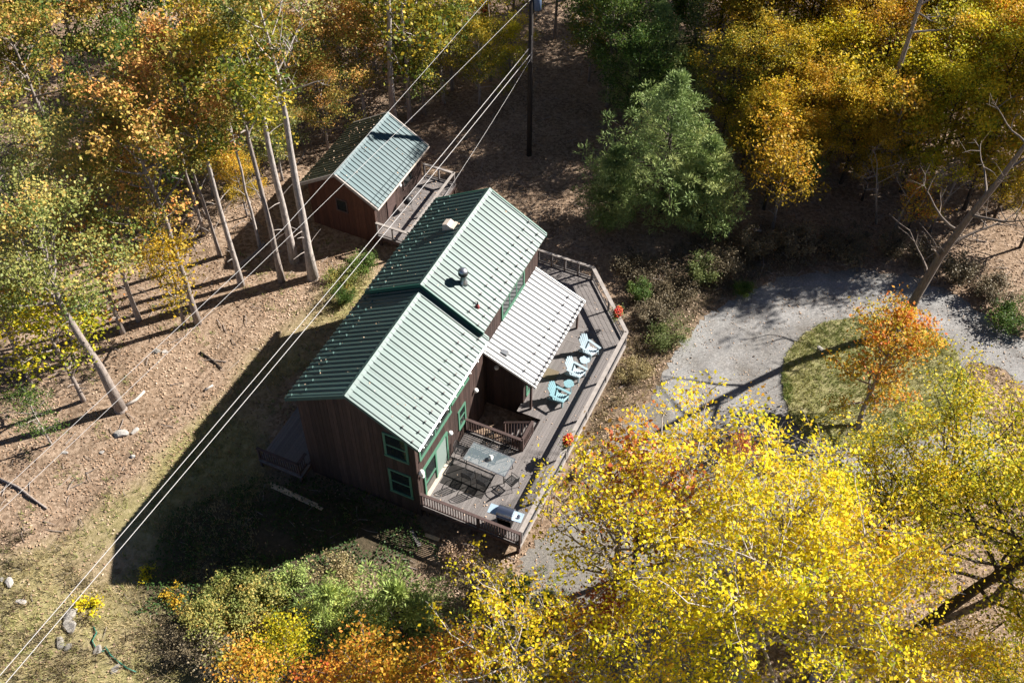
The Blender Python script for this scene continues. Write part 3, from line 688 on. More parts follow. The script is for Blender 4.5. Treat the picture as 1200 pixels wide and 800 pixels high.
# ------------------------------------------------------------------ little cabin
cab = empty('small_cabin', HW(0,0,0), -YAW, 'small rust-brown outbuilding with blue-green metal roof behind the house', 'cabin')
XC = -9.93
cw = MB(); cw.prism([(-12.05,-.4),(-7.85,-.4),(-7.85,2.95),(XC,4.12),(-12.05,2.95)], 15.35, 20.7, 'y'); cw_o = cw.build('wall', core_m, cab)
side(cw_o, rust, -12.08, -7.82, .22, -.4, lambda x: 4.6-abs(x-XC)*.62-.2, 'y', 15.35, -1)
side(cw_o, siding, 15.35, 20.7, .22, .2, lambda x: 3.05, 'x', -7.85, 1)
side(cw_o, rust, 15.35, 20.7, .3, -.4, lambda x: 3.05, 'x', -12.05, -1)
side(cw_o, rust, -12.08, -7.82, .3, -.4, lambda x: 4.6-abs(x-XC)*.62-.2, 'y', 20.7, 1)
window(cab,'y',15.35,-1,-10.25,-9.65,1.75,2.5,1,1,fm=wood_dark,fw_=.07)
window(cab,'x',-7.85,1,18.6,19.6,1.6,2.6,1,1,fm=wood_dark,fw_=.08)
pd = MB(); pd.box(-7.83,16.6,.82,-7.77,17.5,2.8); pd.build('cabin_door', wood_dark, cab)
roofC = gable_roof('roof', teal_metal, brown_metal, 4.62, 2.52, 15.0, 21.05, 7, 3, cab, teal_metal, wood_cap, (False,False), XC, .62, .1)
MB().tube([(-7.37,15.0,2.98),(-7.37,21.05,2.98)],.05,6).build('gutter', tan_m, cab)
lampc = inst('wall_lamp', lampm, cab, (-7.7,18.0,2.4))
wd = empty('cabin_deck', HW(0,0,0), -YAW, 'low wooden deck along the cabin, between cabin and house', 'deck')
MB().box(-7.8,15.2,.5,-5.7,15.3,.75).box(-5.8,15.3,.5,-5.7,21.0,.75).box(-7.8,20.9,.5,-5.8,21.0,.75).build('frame', wood_dark, wd)
for x,y in ((-7.6,15.3),(-5.75,15.3),(-5.75,18.2),(-5.75,20.9)): MB().box(x-.06,y-.06,-.3,x+.06,y+.06,.51).build('support_post', wood_dark, wd)
y = 15.18
while y < 21.0:
    MB().box(-7.78,y,.755,-5.66,y+.134,.79+rnd.uniform(-.003,.003)).build('deck_board', wood_grey, wd); y += .142
for a,b_ in (((-7.72,15.25),(-5.75,15.25)),((-5.75,15.3),(-5.75,20.9)),((-5.8,20.9),(-7.72,20.9))):
    r = railing(wd, a, b_, .79, 1.70, posts=(.5,), bal=0, capw=.15, cm=wood_cap, pm=wood_grey)
stp = empty('grill_cover', HW(-7.2,17.9,.79), -YAW, 'dark covered kettle standing by the cabin wall', 'kettle grill')
MB().lathe([(.05,.45),(.24,.5),(.3,.66),(.26,.8),(.12,.9),(.03,.92)],14).build('kettle', black_m, stp, True)
for a in range(3): MB().tube([(.3*math.cos(a*2.1),.3*math.sin(a*2.1),0),(.15*math.cos(a*2.1),.15*math.sin(a*2.1),.55)],.015,5).build('leg', galv, stp)

# ------------------------------------------------------------------ pole and wires
PB = at(620,182)
pole = empty('utility_pole', PB, 0, 'dark wooden utility pole with transformer in the leafy clearing', 'pole')
MB().tube([(0,0,-.5),(0,0,6),(0,0,12.5)],[.17,.15,.115],10).build('shaft', pole_m, pole, True)
MB().lathe([(.05,10.2),(.22,10.22),(.22,10.95),(.17,11.05),(.05,11.07)],14,(.34,-.02,0)).build('transformer', mat('blue grey enamel',(.10,.14,.22),.4), pole, True)
MB().bar((-1.1,0,11.6),(1.1,0,11.6),.1,.12).build('crossarm', pole_m, pole)
MB().box(.02,-.19,6.9,.1,-.12,8.6).build('meter_conduit', galv, pole)
def wire(pts, r, label, sag=.0):
    P = []
    for i in range(len(pts)-1):
        a,b_ = Vector(pts[i]),Vector(pts[i+1])
        for k_ in range(16):
            t = k_/16; P.append(a.lerp(b_,t)-Vector((0,0,sag*4*t*(1-t))))
    P.append(Vector(pts[-1]))
    o = MB().tube(P, r, 5).build('power_line', wire_m); tag(o,label,'cable','overhead power lines'); return o
wire([at(-150,963,7.6), PB+Vector((-.1,-.17,7.8))], .014, 'left of the two bright thick cables running close together past the house eave', .35)
wire([at(-138,968,7.6), PB+Vector((.08,-.17,7.55))], .014, 'right of the two bright thick cables running close together past the house eave', .35)
wire([at(-150,738,9.5), PB+Vector((-.02,-.12,10.9))], .008, 'thin cable crossing the middle of the cabin roof to the pole top', .3)
wire([at(-150,715,9.5), at(330,270,9.8), at(571,0,11.3), at(760,-215,11.6)], .0085, 'thin cable crossing the cabin ridge, leftmost of the overhead lines', .06)
wire([HW(-2.9,13.6,5.9), PB+Vector((.1,-.16,7.3))], .008, 'service drop cable from the far roof corner to the pole', .15)

# ------------------------------------------------------------------ trees
def grow(seed, H, clear, Rc, nlimb=18, leafN=9000, leaf=.13, lean=(0,0), trunk_r=.17, sig=.42, up=(.3,.9), shape='round', trunk_pts=None, tw=.55, bark=bark_grey, pal=P_GOLD, bias=.25, sub=5, bare=0.0, twigs=0, lj=.13):
    rr_ = random.Random(seed); rg = np.random.default_rng(seed)
    if trunk_pts is None:
        n = 9; trunk_pts = []
        ox = oy = 0
        for i in range(n):
            t = i/(n-1); ox += rr_.uniform(-.12,.12)*(H/14); oy += rr_.uniform(-.12,.12)*(H/14)
            trunk_pts.append(Vector((lean[0]*t*H+ox*t*1.5, lean[1]*t*H+oy*t*1.5, t*H*.93)))
        trunk_pts[0].z = -.3
    tp = [Vector(p) for p in trunk_pts]; n = len(tp)
    def tpos(t):
        x = t*(n-1); i = min(int(x),n-2); return tp[i].lerp(tp[i+1],x-i)
    def trad(t): return trunk_r*(1-t)**.75+.02
    mb = MB(); mb.tube(tp, [trad(i/(n-1))*(1.35 if i == 0 else 1) for i in range(n)], 9)
    f0 = tp[0].lerp(tp[1],.12); mb.tube([tp[0],f0.lerp(tp[0],.4)+Vector((0,0,.05)),f0+Vector((0,0,.25))],[trunk_r*1.9,trunk_r*1.6,trunk_r*1.02],9,False)
    for i in range(7):
        t = rr_.uniform(.1,max(.2,clear)); a_ = rr_.uniform(0,6.28); l_ = rr_.uniform(.25,1.1)*(H/14)
        p_ = tpos(t); q_ = p_+Vector((math.cos(a_)*l_,math.sin(a_)*l_,l_*rr_.uniform(.2,.9))); mb.tube([p_,p_.lerp(q_,.5)+Vector((0,0,.06)),q_],[.03,.02,.008],4,False)
    clumps = []
    az = rr_.uniform(0,6.28)
    for i in range(nlimb):
        f_ = (i+rr_.uniform(.1,.9))/nlimb; t = clear+(1-clear)*f_*.97
        az += 2.4+rr_.uniform(-.4,.4)
        if shape == 'round': prof = math.sqrt(max(.08,1-((f_-.38)/.68)**2))
        elif shape == 'cone': prof = 1.02-f_*.85
        else: prof = .55+.45*math.sin(math.pi*min(1,f_*1.05))
        Ln = Rc*prof*rr_.uniform(.75,1.2); el = rr_.uniform(*up)*(1 if f_ < .7 else 1.4)
        p = tpos(t); d = Vector((math.cos(az)*math.cos(el),math.sin(az)*math.cos(el),math.sin(el)))
        path = [p]; seg = 5
        for s in range(seg):
            d = (d+Vector((rr_.uniform(-.22,.22),rr_.uniform(-.22,.22),rr_.uniform(-.12,.2)))).normalized(); path.append(path[-1]+d*(Ln/seg))
        r0 = min(trad(t)*.55, .03+Ln*.016)
        mb.tube(path, [r0*(1-.85*k_/seg)+.008 for k_ in range(seg+1)], 5, False)
        nb = rr_.random() < bare
        for s in range(sub):
            q = rr_.uniform(.3,1)*seg if s else seg*.999; k_ = min(int(q),seg-1); b0 = path[k_].lerp(path[k_+1],q-k_)
            dd = (path[k_+1]-path[k_]).normalized()
            dd = (dd*.7+Vector((rr_.uniform(-1,1),rr_.uniform(-1,1),rr_.uniform(-.25,.6)))).normalized()
            sl = Ln*tw*rr_.uniform(.35,.8)
            b1 = b0+dd*sl*.5+Vector((0,0,rr_.uniform(-.05,.1)*sl)); b2 = b1+(dd+Vector((rr_.uniform(-.4,.4),rr_.uniform(-.4,.4),rr_.uniform(-.1,.3)))).normalized()*sl*.5
            mb.tube([b0,b1,b2],[r0*.4+.004,r0*.25+.004,.006],4,False)
            if nb:
                for _ in range(2):
                    e_ = b2+Vector((rr_.uniform(-.5,.5),rr_.uniform(-.5,.5),rr_.uniform(0,.5))); mb.tube([b1.lerp(b2,.5),e_],[.01,.004],3,False)
                continue
            for c_ in (b2, b1.lerp(b2,.35)):
                for _ in range(twigs):
                    e_ = c_+Vector((rr_.gauss(0,1),rr_.gauss(0,1),rr_.gauss(.2,.7)))*sig*.9; mb.tube([b1.lerp(c_,.8),c_.lerp(e_,.5)+Vector((0,0,.05)),e_],[.011,.008,.004],3,False)
                clumps.append((c_.x,c_.y,c_.z, sig*rr_.uniform(.55,1.25), rr_.gauss(0,.20), f_))
    trunk = mb.mesh('trunk', bark, True)
    if not clumps: return trunk, None
    C = np.array(clumps)
    wts = C[:,3]**2*rg.uniform(.3,1.6,len(C)); idx = rg.choice(len(C), leafN, p=wts/wts.sum())
    P = C[idx,:3]+rg.normal(0,1,(leafN,3))*C[idx,3:4]*np.array([1,1,.55])
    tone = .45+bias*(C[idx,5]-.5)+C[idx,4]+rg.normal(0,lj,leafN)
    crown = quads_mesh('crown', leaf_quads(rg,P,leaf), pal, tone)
    return trunk, crown
def tree(name, label, meshes, loc, s=1, rz=0, pal=None, bark=None, group='forest trees', cat='tree', sz=None):
    e = empty(name, loc, rz, label, cat, group); e.scale = (s,s,sz or s)
    inst('trunk', meshes[0], e, m=bark)
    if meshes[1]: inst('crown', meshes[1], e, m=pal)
    return e
def gnd(px,py):
    p = at(px,py); p.z = float(hgt(p.x,p.y)); return p
FM = [grow(11,16,.52,3.5,22,11500,.165,trunk_r=.16,sig=.36), grow(12,16,.58,3.1,20,9000,.165,trunk_r=.14,sig=.36), grow(13,15,.45,3.8,24,13000,.165,trunk_r=.15,sig=.38)]
UN = [grow(21,11,.20,3.5,24,12500,.155,trunk_r=.13,pal=P_OLIVE), grow(22,11,.26,3.3,22,11500,.155,trunk_r=.12,pal=P_OLIVE), grow(23,12,.22,3.8,26,13500,.155,trunk_r=.14,pal=P_OLIVE)]
SM = [grow(31,5,.25,1.5,12,2600,.12,trunk_r=.06,pal=P_OLIVE,sig=.3), grow(32,5,.3,1.3,12,2200,.12,trunk_r=.05,pal=P_OLIVE,sig=.3)]
SP = [grow(41,19,.66,2.8,12,2600,.14,trunk_r=.24,bare=.6), grow(42,17,.6,2.4,12,3200,.14,trunk_r=.2,bare=.4)]
ST_ = [grow(45,13,.62,1.8,10,1900,.16,trunk_r=.085,sig=.32), grow(46,12,.6,1.6,9,1500,.16,trunk_r=.07,sig=.32)]
G1 = 'forest trees left of the cabin'
L1 = [ # px,py,mesh,scale,palette,label
 (283,334,FM[1],1.02,P_GOLD,'slender grey-trunked tree, fourth trunk left of the cabin corner'),
 (330,329,FM[1],1.08,P_OLIVE,'slender grey-trunked tree, third trunk left of the cabin corner'),
 (345,306,SP[1],1.0,P_GOLD,'slender grey-trunked tree, second trunk left of the cabin corner'),
 (367,325,SP[0],1.0,P_PALEGREEN,'tall forked bare-limbed grey tree standing just left of the cabin'),
 (232,379,FM[0],.98,P_GOLD,'grey-trunked tree beside a small gold sapling on the sunny slope'),
 (217,383,SM[0],1.25,P_AMBER,'small gold sapling on the sunny leaf-strewn slope'),
 (163,375,FM[1],.80,P_PALEGREEN,'thin tree on the sunny slope, right one of a close pair'),
 (144,389,SM[1],1.9,P_GOLD,'thin tree on the sunny slope, left one of a close pair'),
 (98,469,SM[0],1.5,P_LIME,'thin pale-barked tree left of the big leaning trunk'),
 (45,330,FM[2],.72,P_PALEGREEN,'broad pale green crown with orange tints at the left edge'),
 (95,250,FM[2],.95,P_GOLD,'gold and green tree above the pale green crown'),
 (15,235,FM[0],1.0,P_GOLD,'orange-tinted tree at the left edge, above the pale green crown'),
 (184,262,SM[1],1.6,P_OLIVE,'small thin tree on the slope behind the gold sapling'),
 (200,215,UN[0],1.0,P_GREEN,'dark green tree deep in the left forest'),
 (130,185,FM[0],.95,P_GOLD,'golden crown high in the left forest, over a dark gap'),
 (60,160,FM[2],1.0,P_OLIVE,'olive crown near the upper left corner'),
 (255,235,UN[1],.75,P_PALEGREEN,'low pale green tree among the grey trunks'),
 (300,195,UN[2],.95,P_OLIVE,'yellow-green tree behind the grey trunks'),
 (275,130,FM[2],.95,P_GREEN,'green crown at the top, left of the forked tree'),
 (215,110,FM[0],1.0,P_GOLD,'gold crown at the top of the left forest'),
 (345,165,UN[0],.85,P_GOLD,'orange-tipped tree just behind the little cabin roof'),
 (405,125,UN[1],.9,P_GOLD,'orange and gold tree above the cabin ridge'),
 (385,60,FM[2],.85,P_OLIVE,'olive tree at the top, behind the forked tree'),
 (462,150,SP[1],1.0,P_OLIVE,'tall straight grey trunk rising behind the cabin ridge'),
 (480,140,SM[1],2.2,P_OLIVE,'thin tree close right of the tall straight trunk behind the cabin'),
 (440,90,UN[2],.85,P_GREEN,'green tree above the cabin, left of the thin cables'),
 (505,95,UN[0],.8,P_OLIVE,'yellow-green tree between the thin cables above the cabin'),
 (540,40,UN[1],.9,P_OLIVE,'olive tree at the top between cables and red vine trunk'),
 (600,55,SM[0],1.5,P_LIME,'low yellow tree tucked left of the utility pole'),
 (160,40,FM[2],1.0,P_AMBER,'amber tree at the very top left of the forest'),
 (40,60,FM[0],1.0,P_AMBER,'amber tree in the upper left corner'),
 (320,50,FM[0],.9,P_GREEN,'dark green tree at the top edge behind the forked tree'),
 (25,420,SM[0],1.3,P_AMBER,'small gold bush-like tree at the left edge on the slope'),
 (560,0,UN[2],1.0,P_OLIVE,'olive crown at the top edge left of the red vine trunk'),
 (480,20,UN[0],1.1,P_OLIVE,'yellow-green crown at the top edge above the cabin'),
 (420,10,FM[2],.9,P_GOLD,'gold crown at the top edge right of the forked tree'),
 (250,20,FM[2],1.0,P_GOLD,'gold crown at the top edge, middle of the left forest'),
 (90,10,FM[0],1.0,P_OLIVE,'olive crown at the top edge near the left corner'),
 (10,120,FM[2],1.0,P_GOLD,'gold crown on the left edge below the corner'),
 (180,150,FM[2],.9,P_OLIVE,'olive crown over the slope, between gold crowns'),
 (75,205,FM[0],.95,P_GREEN,'green crown between gold ones near the left edge'),
 (258,300,ST_[0],1.0,P_GOLD,'thin pale trunk behind the fourth trunk from the cabin'),
 (305,290,ST_[1],1.0,P_PALEGREEN,'thin pale trunk between the grey trunks left of the cabin'),
 (205,330,ST_[1],.95,P_GOLD,'thin pale trunk behind the small gold sapling'),
 (120,330,ST_[0],.9,P_PALEGREEN,'thin pale trunk above the close pair on the slope'),
 (85,400,ST_[1],.8,P_GOLD,'thin pale trunk left of the close pair on the slope'),
 (240,275,ST_[1],1.05,P_OLIVE,'thin pale trunk deep behind the sunny slope'),
 (40,455,ST_[0],.7,P_GOLD,'thin pale trunk at the left edge below the pale green crown'),
 (520,120,ST_[0],.9,P_OLIVE,'thin trunk right of the cabin under the cables'),
 (575,95,ST_[1],.9,P_OLIVE,'thin trunk left of the utility pole foot'),
 (650,45,ST_[0],1.0,P_OLIVE,'thin dark trunk at the top right of the utility pole'),
 (428,140,UN[0],.72,P_GOLD,'gold tree right behind the cabin ridge end'),
 (497,132,UN[1],.66,P_OLIVE,'olive tree over the far cabin roof corner'),
 (530,105,UN[2],.7,P_OLIVE,'broad olive tree between cabin and red vine trunk'),
 (562,122,UN[0],.55,P_OLIVE,'low olive tree left of the pole, under the cables'),
 (598,105,UN[1],.45,P_LIME,'low yellow-green tree touching the utility pole'),
 (250,228,UN[2],.5,P_GOLD,'low gold tree among thin trunks on the slope'),
 (332,215,UN[1],.55,P_PALEGREEN,'low pale green tree left of the cabin roof'),
 (385,178,UN[0],.55,P_GOLD,'low gold tree at the left cabin eave'),
 (290,255,UN[0],.42,P_AMBER,'low amber tree behind the four grey trunks'),
 (60,520,SM[1],.8,P_GREEN,'small green sapling in the grass by the pale tree'),
]
for i,(px,py,ms,s,pal,lb) in enumerate(L1):
    tree('forest_tree' if ms not in SM else 'young_tree', lb, ms, gnd(px,py), s*rnd.uniform(.97,1.03), i*1.7, pal, bark_light if ms in SP or i%3 == 0 else bark_grey, G1)
# big leaning tree on the left slope
p0 = gnd(142,480)
LT = grow(51,13,.5,3.0,18,11000,.135,trunk_pts=[Vector((0,0,-.3))]+[at(x,y,z)-p0 for x,y,z in ((118,432,3),(92,392,5.5),(70,355,7.5),(55,305,10),(50,265,12))],trunk_r=.22,sig=.42)
tree('leaning_tree','big grey tree leaning left on the sunny slope with pale green crown',LT,p0,1,0,P_PALEGREEN,bark_grey,None)
# red-vine trunk
p0 = gnd(570,70)
vt = tree('vine_covered_trunk','bare trunk wrapped in red vine left of the utility pole',SP[1],p0,.9,1,P_OLIVE,bark_dark,None)
rg = np.random.default_rng(5); a = rg.uniform(0,6.28,2600); z = rg.uniform(2.5,11,2600)
P = np.stack([np.cos(a)*rg.uniform(.18,.42,2600),np.sin(a)*rg.uniform(.18,.42,2600),z],1)
inst('vine', quads_mesh('vine', leaf_quads(rg,P,.12,.1), P_RUST, rg.uniform(.6,1,2600)), vt)

G2 = 'autumn trees beyond the driveway'
L2 = [
 (712,125,UN[0],.8,P_GREEN,'green tree at the right side of the leafy clearing'),
 (742,165,UN[1],.7,P_GREEN,'green tree behind the left shoulder of the large pine'),
 (742,85,UN[2],.95,P_GREEN,'broad dark green tree above the large pine'),
 (690,95,UN[1],.6,P_OLIVE,'low olive tree in the leafy clearing right of the pole'),
 (868,200,UN[0],.5,P_OLIVE,'low olive tree in the dim gap right of the large pine'),
 (920,232,UN[1],.5,P_AMBER,'low amber tree at the forest foot, below the small dark spruce'),
 (955,215,UN[2],.5,P_GOLDEN,'low golden tree left of the upright bare sapling'),
 (1010,235,UN[1],.48,P_AMBER,'low amber tree right behind the upright bare sapling'),
 (1055,225,UN[0],.55,P_GOLDEN,'low golden tree over the left pale sapling'),
 (1110,235,UN[2],.5,P_GOLDEN,'low golden tree over the right pale sapling'),
 (1165,255,UN[1],.55,P_GOLDEN,'low golden tree right behind the big bare trunk'),
 (1195,290,UN[0],.5,P_AMBER,'low amber tree at the right edge beyond the driveway exit'),
 (855,95,UN[0],.9,P_GOLDEN,'golden tree right beside the ivy-clad trunk'),
 (915,50,UN[1],1.0,P_AMBER,'amber crown near the top edge, left part of the right forest'),
 (970,190,SM[0],1.5,P_GOLDEN,'low golden tree beside the small dark spruce'),
 (1025,225,SM[1],1.6,P_AMBER,'low amber tree above the upright bare sapling'),
 (1130,245,SM[0],1.5,P_GOLDEN,'low golden tree just left of the big bare trunk'),
 (895,245,SM[1],1.4,P_AMBER,'low amber tree at the forest foot near the large pine'),
 (1180,60,UN[1],1.2,P_GOLDEN,'golden crown at the right edge under the corner'),
 (1110,20,UN[0],1.2,P_GOLDEN,'golden crown at the top edge right of the dark forked trunk'),
 (845,170,UN[1],.72,P_OLIVE,'olive tree close behind the large pine'),
 (905,165,UN[2],.68,P_GOLDEN,'golden tree three crowns right of the large pine'),
 (960,160,UN[0],.75,P_LIME,'yellow-green tree above the small dark spruce'),
 (1010,160,UN[2],.75,P_AMBER,'amber tree around the foot of the long leaning trunk'),
 (1075,165,UN[1],.85,P_LIME,'yellow tree above the three pale saplings'),
 (1110,170,UN[2],.85,P_AMBER,'gold tree right above the three pale saplings'),
 (1160,175,UN[0],.9,P_LIME,'yellow tree behind the bend of the big bare trunk'),
 (1215,210,UN[1],.85,P_GOLDEN,'olive gold tree at the right edge above the driveway exit'),
 (1000,70,UN[0],1.05,P_GOLDEN,'olive gold crown just left of the long leaning trunk top'),
 (1065,70,UN[2],1.0,P_LIME,'yellow crown under the dark forked trunk'),
 (1130,80,UN[1],1.05,P_AMBER,'orange amber crown right of the dark forked trunk'),
 (1190,85,UN[2],1.05,P_ORANGE,'orange crown near the upper right corner'),
 (890,75,UN[1],1.15,P_AMBER,'amber crown right of the ivy-clad trunk top'),
 (945,75,UN[2],1.15,P_GOLDEN,'golden crown in the upper middle of the right forest'),
 (820,5,FM[2],.8,P_GREEN,'dark green crown at the top edge left of the amber ones'),
 (790,60,UN[0],.9,P_GREEN,'dark green tree behind the dark evergreen'),
 (897,212,UN[0],.62,P_GOLDEN,'golden tree right of the big pine, edge of the right forest'),
 (935,200,UN[1],.66,P_AMBER,'amber tree second from the big pine along the forest edge'),
 (985,215,UN[2],.62,P_GOLDEN,'golden tree above the bend of the driveway'),
 (1040,195,UN[0],.8,P_LIME,'yellow tree over the top of the driveway loop'),
 (1085,225,UN[1],.8,P_LIME,'yellow-green tree leaning over the thin pale saplings'),
 (1135,200,UN[2],.85,P_LIME,'bright yellow tree left of the big bare trunk top'),
 (1190,240,UN[0],.9,P_GOLDEN,'golden tree behind the big bare trunk at the right edge'),
 (870,120,UN[2],1.0,P_AMBER,'amber tree behind the ivy-clad trunk'),
 (930,110,UN[0],.9,P_GOLDEN,'golden tree in the middle of the right forest'),
 (990,115,UN[1],.95,P_AMBER,'gold tree with dark trunk in the middle of the right forest'),
 (1050,110,UN[2],.9,P_GOLDEN,'olive gold tree beside the long leaning trunk'),
 (1110,120,UN[0],.95,P_AMBER,'orange-gold tree near the dark forked trunk'),
 (1170,130,UN[1],1.0,P_LIME,'yellow tree at the right edge below the corner'),
 (1230,180,UN[2],.9,P_AMBER,'amber tree half out of the right edge'),
 (840,50,UN[1],1.1,P_AMBER,'amber tree at the top, right of the dark evergreen'),
 (900,30,UN[2],1.1,P_OLIVE,'olive tree at the top edge of the right forest'),
 (965,35,UN[0],1.15,P_LIME,'yellow-green tree at the top edge, left of the long leaning trunk'),
 (1030,30,UN[1],1.2,P_AMBER,'gold tree at the top edge, right of the long leaning trunk'),
 (1095,40,FM[2],.8,P_AMBER,'orange crown at the top edge by the dark forked trunk'),
 (1160,45,UN[2],1.2,P_AMBER,'amber crown in the upper right corner'),
 (1225,90,UN[0],1.2,P_LIME,'yellow crown cut by the right edge near the corner'),
 (1000,-40,FM[2],1.0,P_OLIVE,'far olive tree peeking over the top edge'),
 (880,-50,FM[0],1.0,P_AMBER,'far amber tree peeking over the top edge'),
 (1150,-40,FM[0],1.0,P_OLIVE,'far olive tree beyond the upper right corner'),
 (905,268,SM[0],1.2,P_AMBER,'small amber bush-like tree at the pine foot beside the brush'),
 (1060,280,SM[1],.9,P_ORANGE,'small orange sapling among pale stems above the driveway'),
 (700,60,UN[1],.8,P_GREEN,'dark green tree right of the leafy clearing'),
 (735,20,UN[2],.9,P_GREEN,'green tree at the top edge over the clearing'),
]
for i,(px,py,ms,s,pal,lb) in enumerate(L2):
    tree('forest_tree' if ms not in SM else 'young_tree', lb, ms, gnd(px,py), s*rnd.uniform(.97,1.03), i*2.3, pal, bark_dark if i%3 else bark_grey, G2)
# trees standing just outside the frame to the right: they shade the drive
for i,(x,y,s,lb) in enumerate(((38,21,.9,'gold tree out of frame right of the driveway'),(43,25,1.05,'tall gold tree out of frame behind the driveway exit'),(50,29,1.0,'gold tree out of frame at the forest edge'))):
    tree('forest_tree', lb, FM[i%3], Vector((x,y,0)), s, i, P_AMBER, bark_grey, G2)
# slender stems over the drive, long leaning trunk, dark fork
def stem_tree(name, label, pts, r, seed, nl=10, leafN=600, pal=P_OLIVE, bark=bark_grey, Rc=1.5, clear=.5, bare=.7, leaf=.12, cat='tree', group=None, sub=4, sig=.35):
    p0 = at(*pts[0]); p0.z = 0
    tp = [Vector((0,0,-.3))]+[at(*p)-p0 for p in pts[1:]]
    return tree(name, label, grow(seed,10,clear,Rc,nl,leafN,leaf,trunk_pts=tp,trunk_r=r,bare=bare,sub=sub,sig=sig), p0, 1, 0, pal, bark, group)
G3 = 'thin saplings over the driveway'
stem_tree('sapling','thin pale sapling leaning right, left of the three over the driveway',[(1040,280,0),(1062,240,2.5),(1085,205,5)],.05,61,6,300,P_LIME,group=G3)
stem_tree('sapling','thin pale sapling leaning right, middle of the three over the driveway',[(1062,268,0),(1085,230,2.5),(1105,198,5)],.05,62,6,300,P_LIME,group=G3)
stem_tree('sapling','thin pale sapling leaning right, nearest the big bare trunk',[(1090,270,0),(1105,240,2.5),(1120,215,4.5)],.05,63,6,300,P_LIME,group=G3)
stem_tree('sapling','upright bare sapling above the top of the driveway loop',[(1028,262,0),(1027,225,2.6),(1028,190,5)],.045,64,6,100,P_OLIVE,group=G3,bare=1)
stem_tree('leaning_tree','long grey trunk leaning right through the yellow forest',[(1003,205,0),(1030,140,4),(1055,75,8),(1080,0,12.5),(1092,-60,16)],.2,65,10,1500,P_AMBER,clear=.6,Rc=2.5)
stem_tree('forked_tree','dark forked trunk near the upper right corner',[(1078,100,0),(1098,65,3),(1118,25,6),(1150,-40,11)],.24,66,9,1500,P_GREEN,bark_dark,clear=.45,Rc=2.8)
stem_tree('bare_tree','big bare grey trunk leaning right at the island edge',[(1050,392,0),(1075,345,2.5),(1102,300,5),(1135,255,8),(1168,215,10.5),(1205,165,14),(1235,110,17)],.25,67,11,700,P_AMBER,bark_mid,clear=.2,Rc=3.2,bare=.92,sub=5)
# island maple
p0 = gnd(1005,505)
IM = grow(71,6.5,.25,2.3,22,6200,.15,trunk_pts=[Vector((0,0,-.2))]+[at(x,y,z)-p0 for x,y,z in ((1012,478,.9),(1022,456,1.8),(1032,432,2.8),(1046,405,4.0),(1056,385,5.0))],trunk_r=.12,sig=.30,pal=P_ORANGE,lj=.2)
tree('maple_tree','small orange-red maple on the driveway island',IM,p0,1,0,P_ORANGE,bark_grey,None)
# foreground yellow trees
Y1 = grow(81,11.5,.32,4.9,32,12000,.155,trunk_r=.2,sig=.34,pal=P_YELLOW,bark=bark_pale,up=(.1,.7),tw=.62,sub=6,twigs=2,lj=.2)
Y2 = grow(82,10,.28,4.1,28,7600,.155,trunk_r=.16,sig=.33,pal=P_YELLOW,bark=bark_pale,up=(.15,.8),tw=.62,sub=6,twigs=2,lj=.2)
Y4 = grow(85,10,.3,3.9,24,4400,.15,trunk_r=.15,sig=.28,pal=P_YELLOW,bark=bark_pale,up=(.2,.9),tw=.65,sub=6,bare=.12,twigs=2,lj=.2)
Y3 = grow(83,11,.28,4.4,28,12000,.14,trunk_r=.2,sig=.36,pal=P_LIME,bark=bark_dark,up=(.15,.7),tw=.6,sub=6,twigs=1,lj=.2)
G4 = 'bright yellow trees in the foreground'
tree('yellow_tree','largest bright yellow tree filling the lower right foreground',Y1,Vector((16.2,-9.4,0)),1,.4,P_YELLOW,bark_pale,G4)
tree('yellow_tree','airy yellow tree reaching over the gravel near the deck',Y4,Vector((11.2,-6.2,0)),1,2.2,P_YELLOW,bark_grey,G4)
tree('yellow_tree','airy yellow tree whose tip stands over the gravel by the long trunk shadow',Y4,Vector((13.6,-4.6,0)),1.02,5.3,P_YELLOW,bark_pale,G4)
tree('yellow_tree','thin yellow tree over the bottom edge with pale bare limbs',Y4,Vector((6.8,-10.6,0)),.85,4.0,P_YELLOW,bark_pale,G4)
tree('yellow_tree','yellow tree at the bottom edge, left of the largest one',Y2,Vector((12.2,-11.0,0)),.85,3.1,P_YELLOW,bark_grey,G4)
tree('yellow_tree','bright yellow tree between the largest one and the dark leaning trunk',Y2,Vector((19.5,-9.0,0)),.95,5.1,P_YELLOW,bark_pale,G4)
tree('yellow_tree','yellow tree behind the largest one, nearest the island',Y2,Vector((18.0,-5.2,0)),.88,.9,P_YELLOW,bark_grey,G4)
p0 = Vector((23.4,-9.2,0))
RT = grow(84,11,.48,4.6,22,9000,.14,trunk_pts=[Vector((0,0,-.3)),at(1072,742,3.2)-p0,at(1110,712,4.6)-p0,at(1150,685,5.8)-p0,at(1195,660,7.2)-p0,at(1240,625,9)-p0,at(1270,590,11)-p0],trunk_r=.30,sig=.55,pal=P_LIME,bark=bark_dark,up=(.15,.7),tw=.6)
tree('oak_tree','dark-trunked tree leaning out of the right edge with yellow-green leaves',RT,p0,1,0,P_LIME,bark_dark,None)
tree('yellow_green_tree','yellow-green tree standing right of the island',Y3,Vector((25.2,-2.6,0)),.85,1.0,P_LIME,bark_dark,G4)
tree('yellow_green_tree','yellow-green tree at the right edge between island and dark trunk',Y3,Vector((28.2,-5.2,0)),.85,4.2,P_LIME,bark_dark,G4)
tree('yellow_green_tree','yellow-green tree between the largest yellow tree and the island',Y3,Vector((22.8,-4.0,0)),.72,5.5,P_LIME,bark_dark,G4)
tree('yellow_tree','small bright yellow tree at the bottom edge before the dark leaning trunk',Y2,Vector((22.6,-12.0,0)),.72,1.9,P_YELLOW,bark_pale,G4)
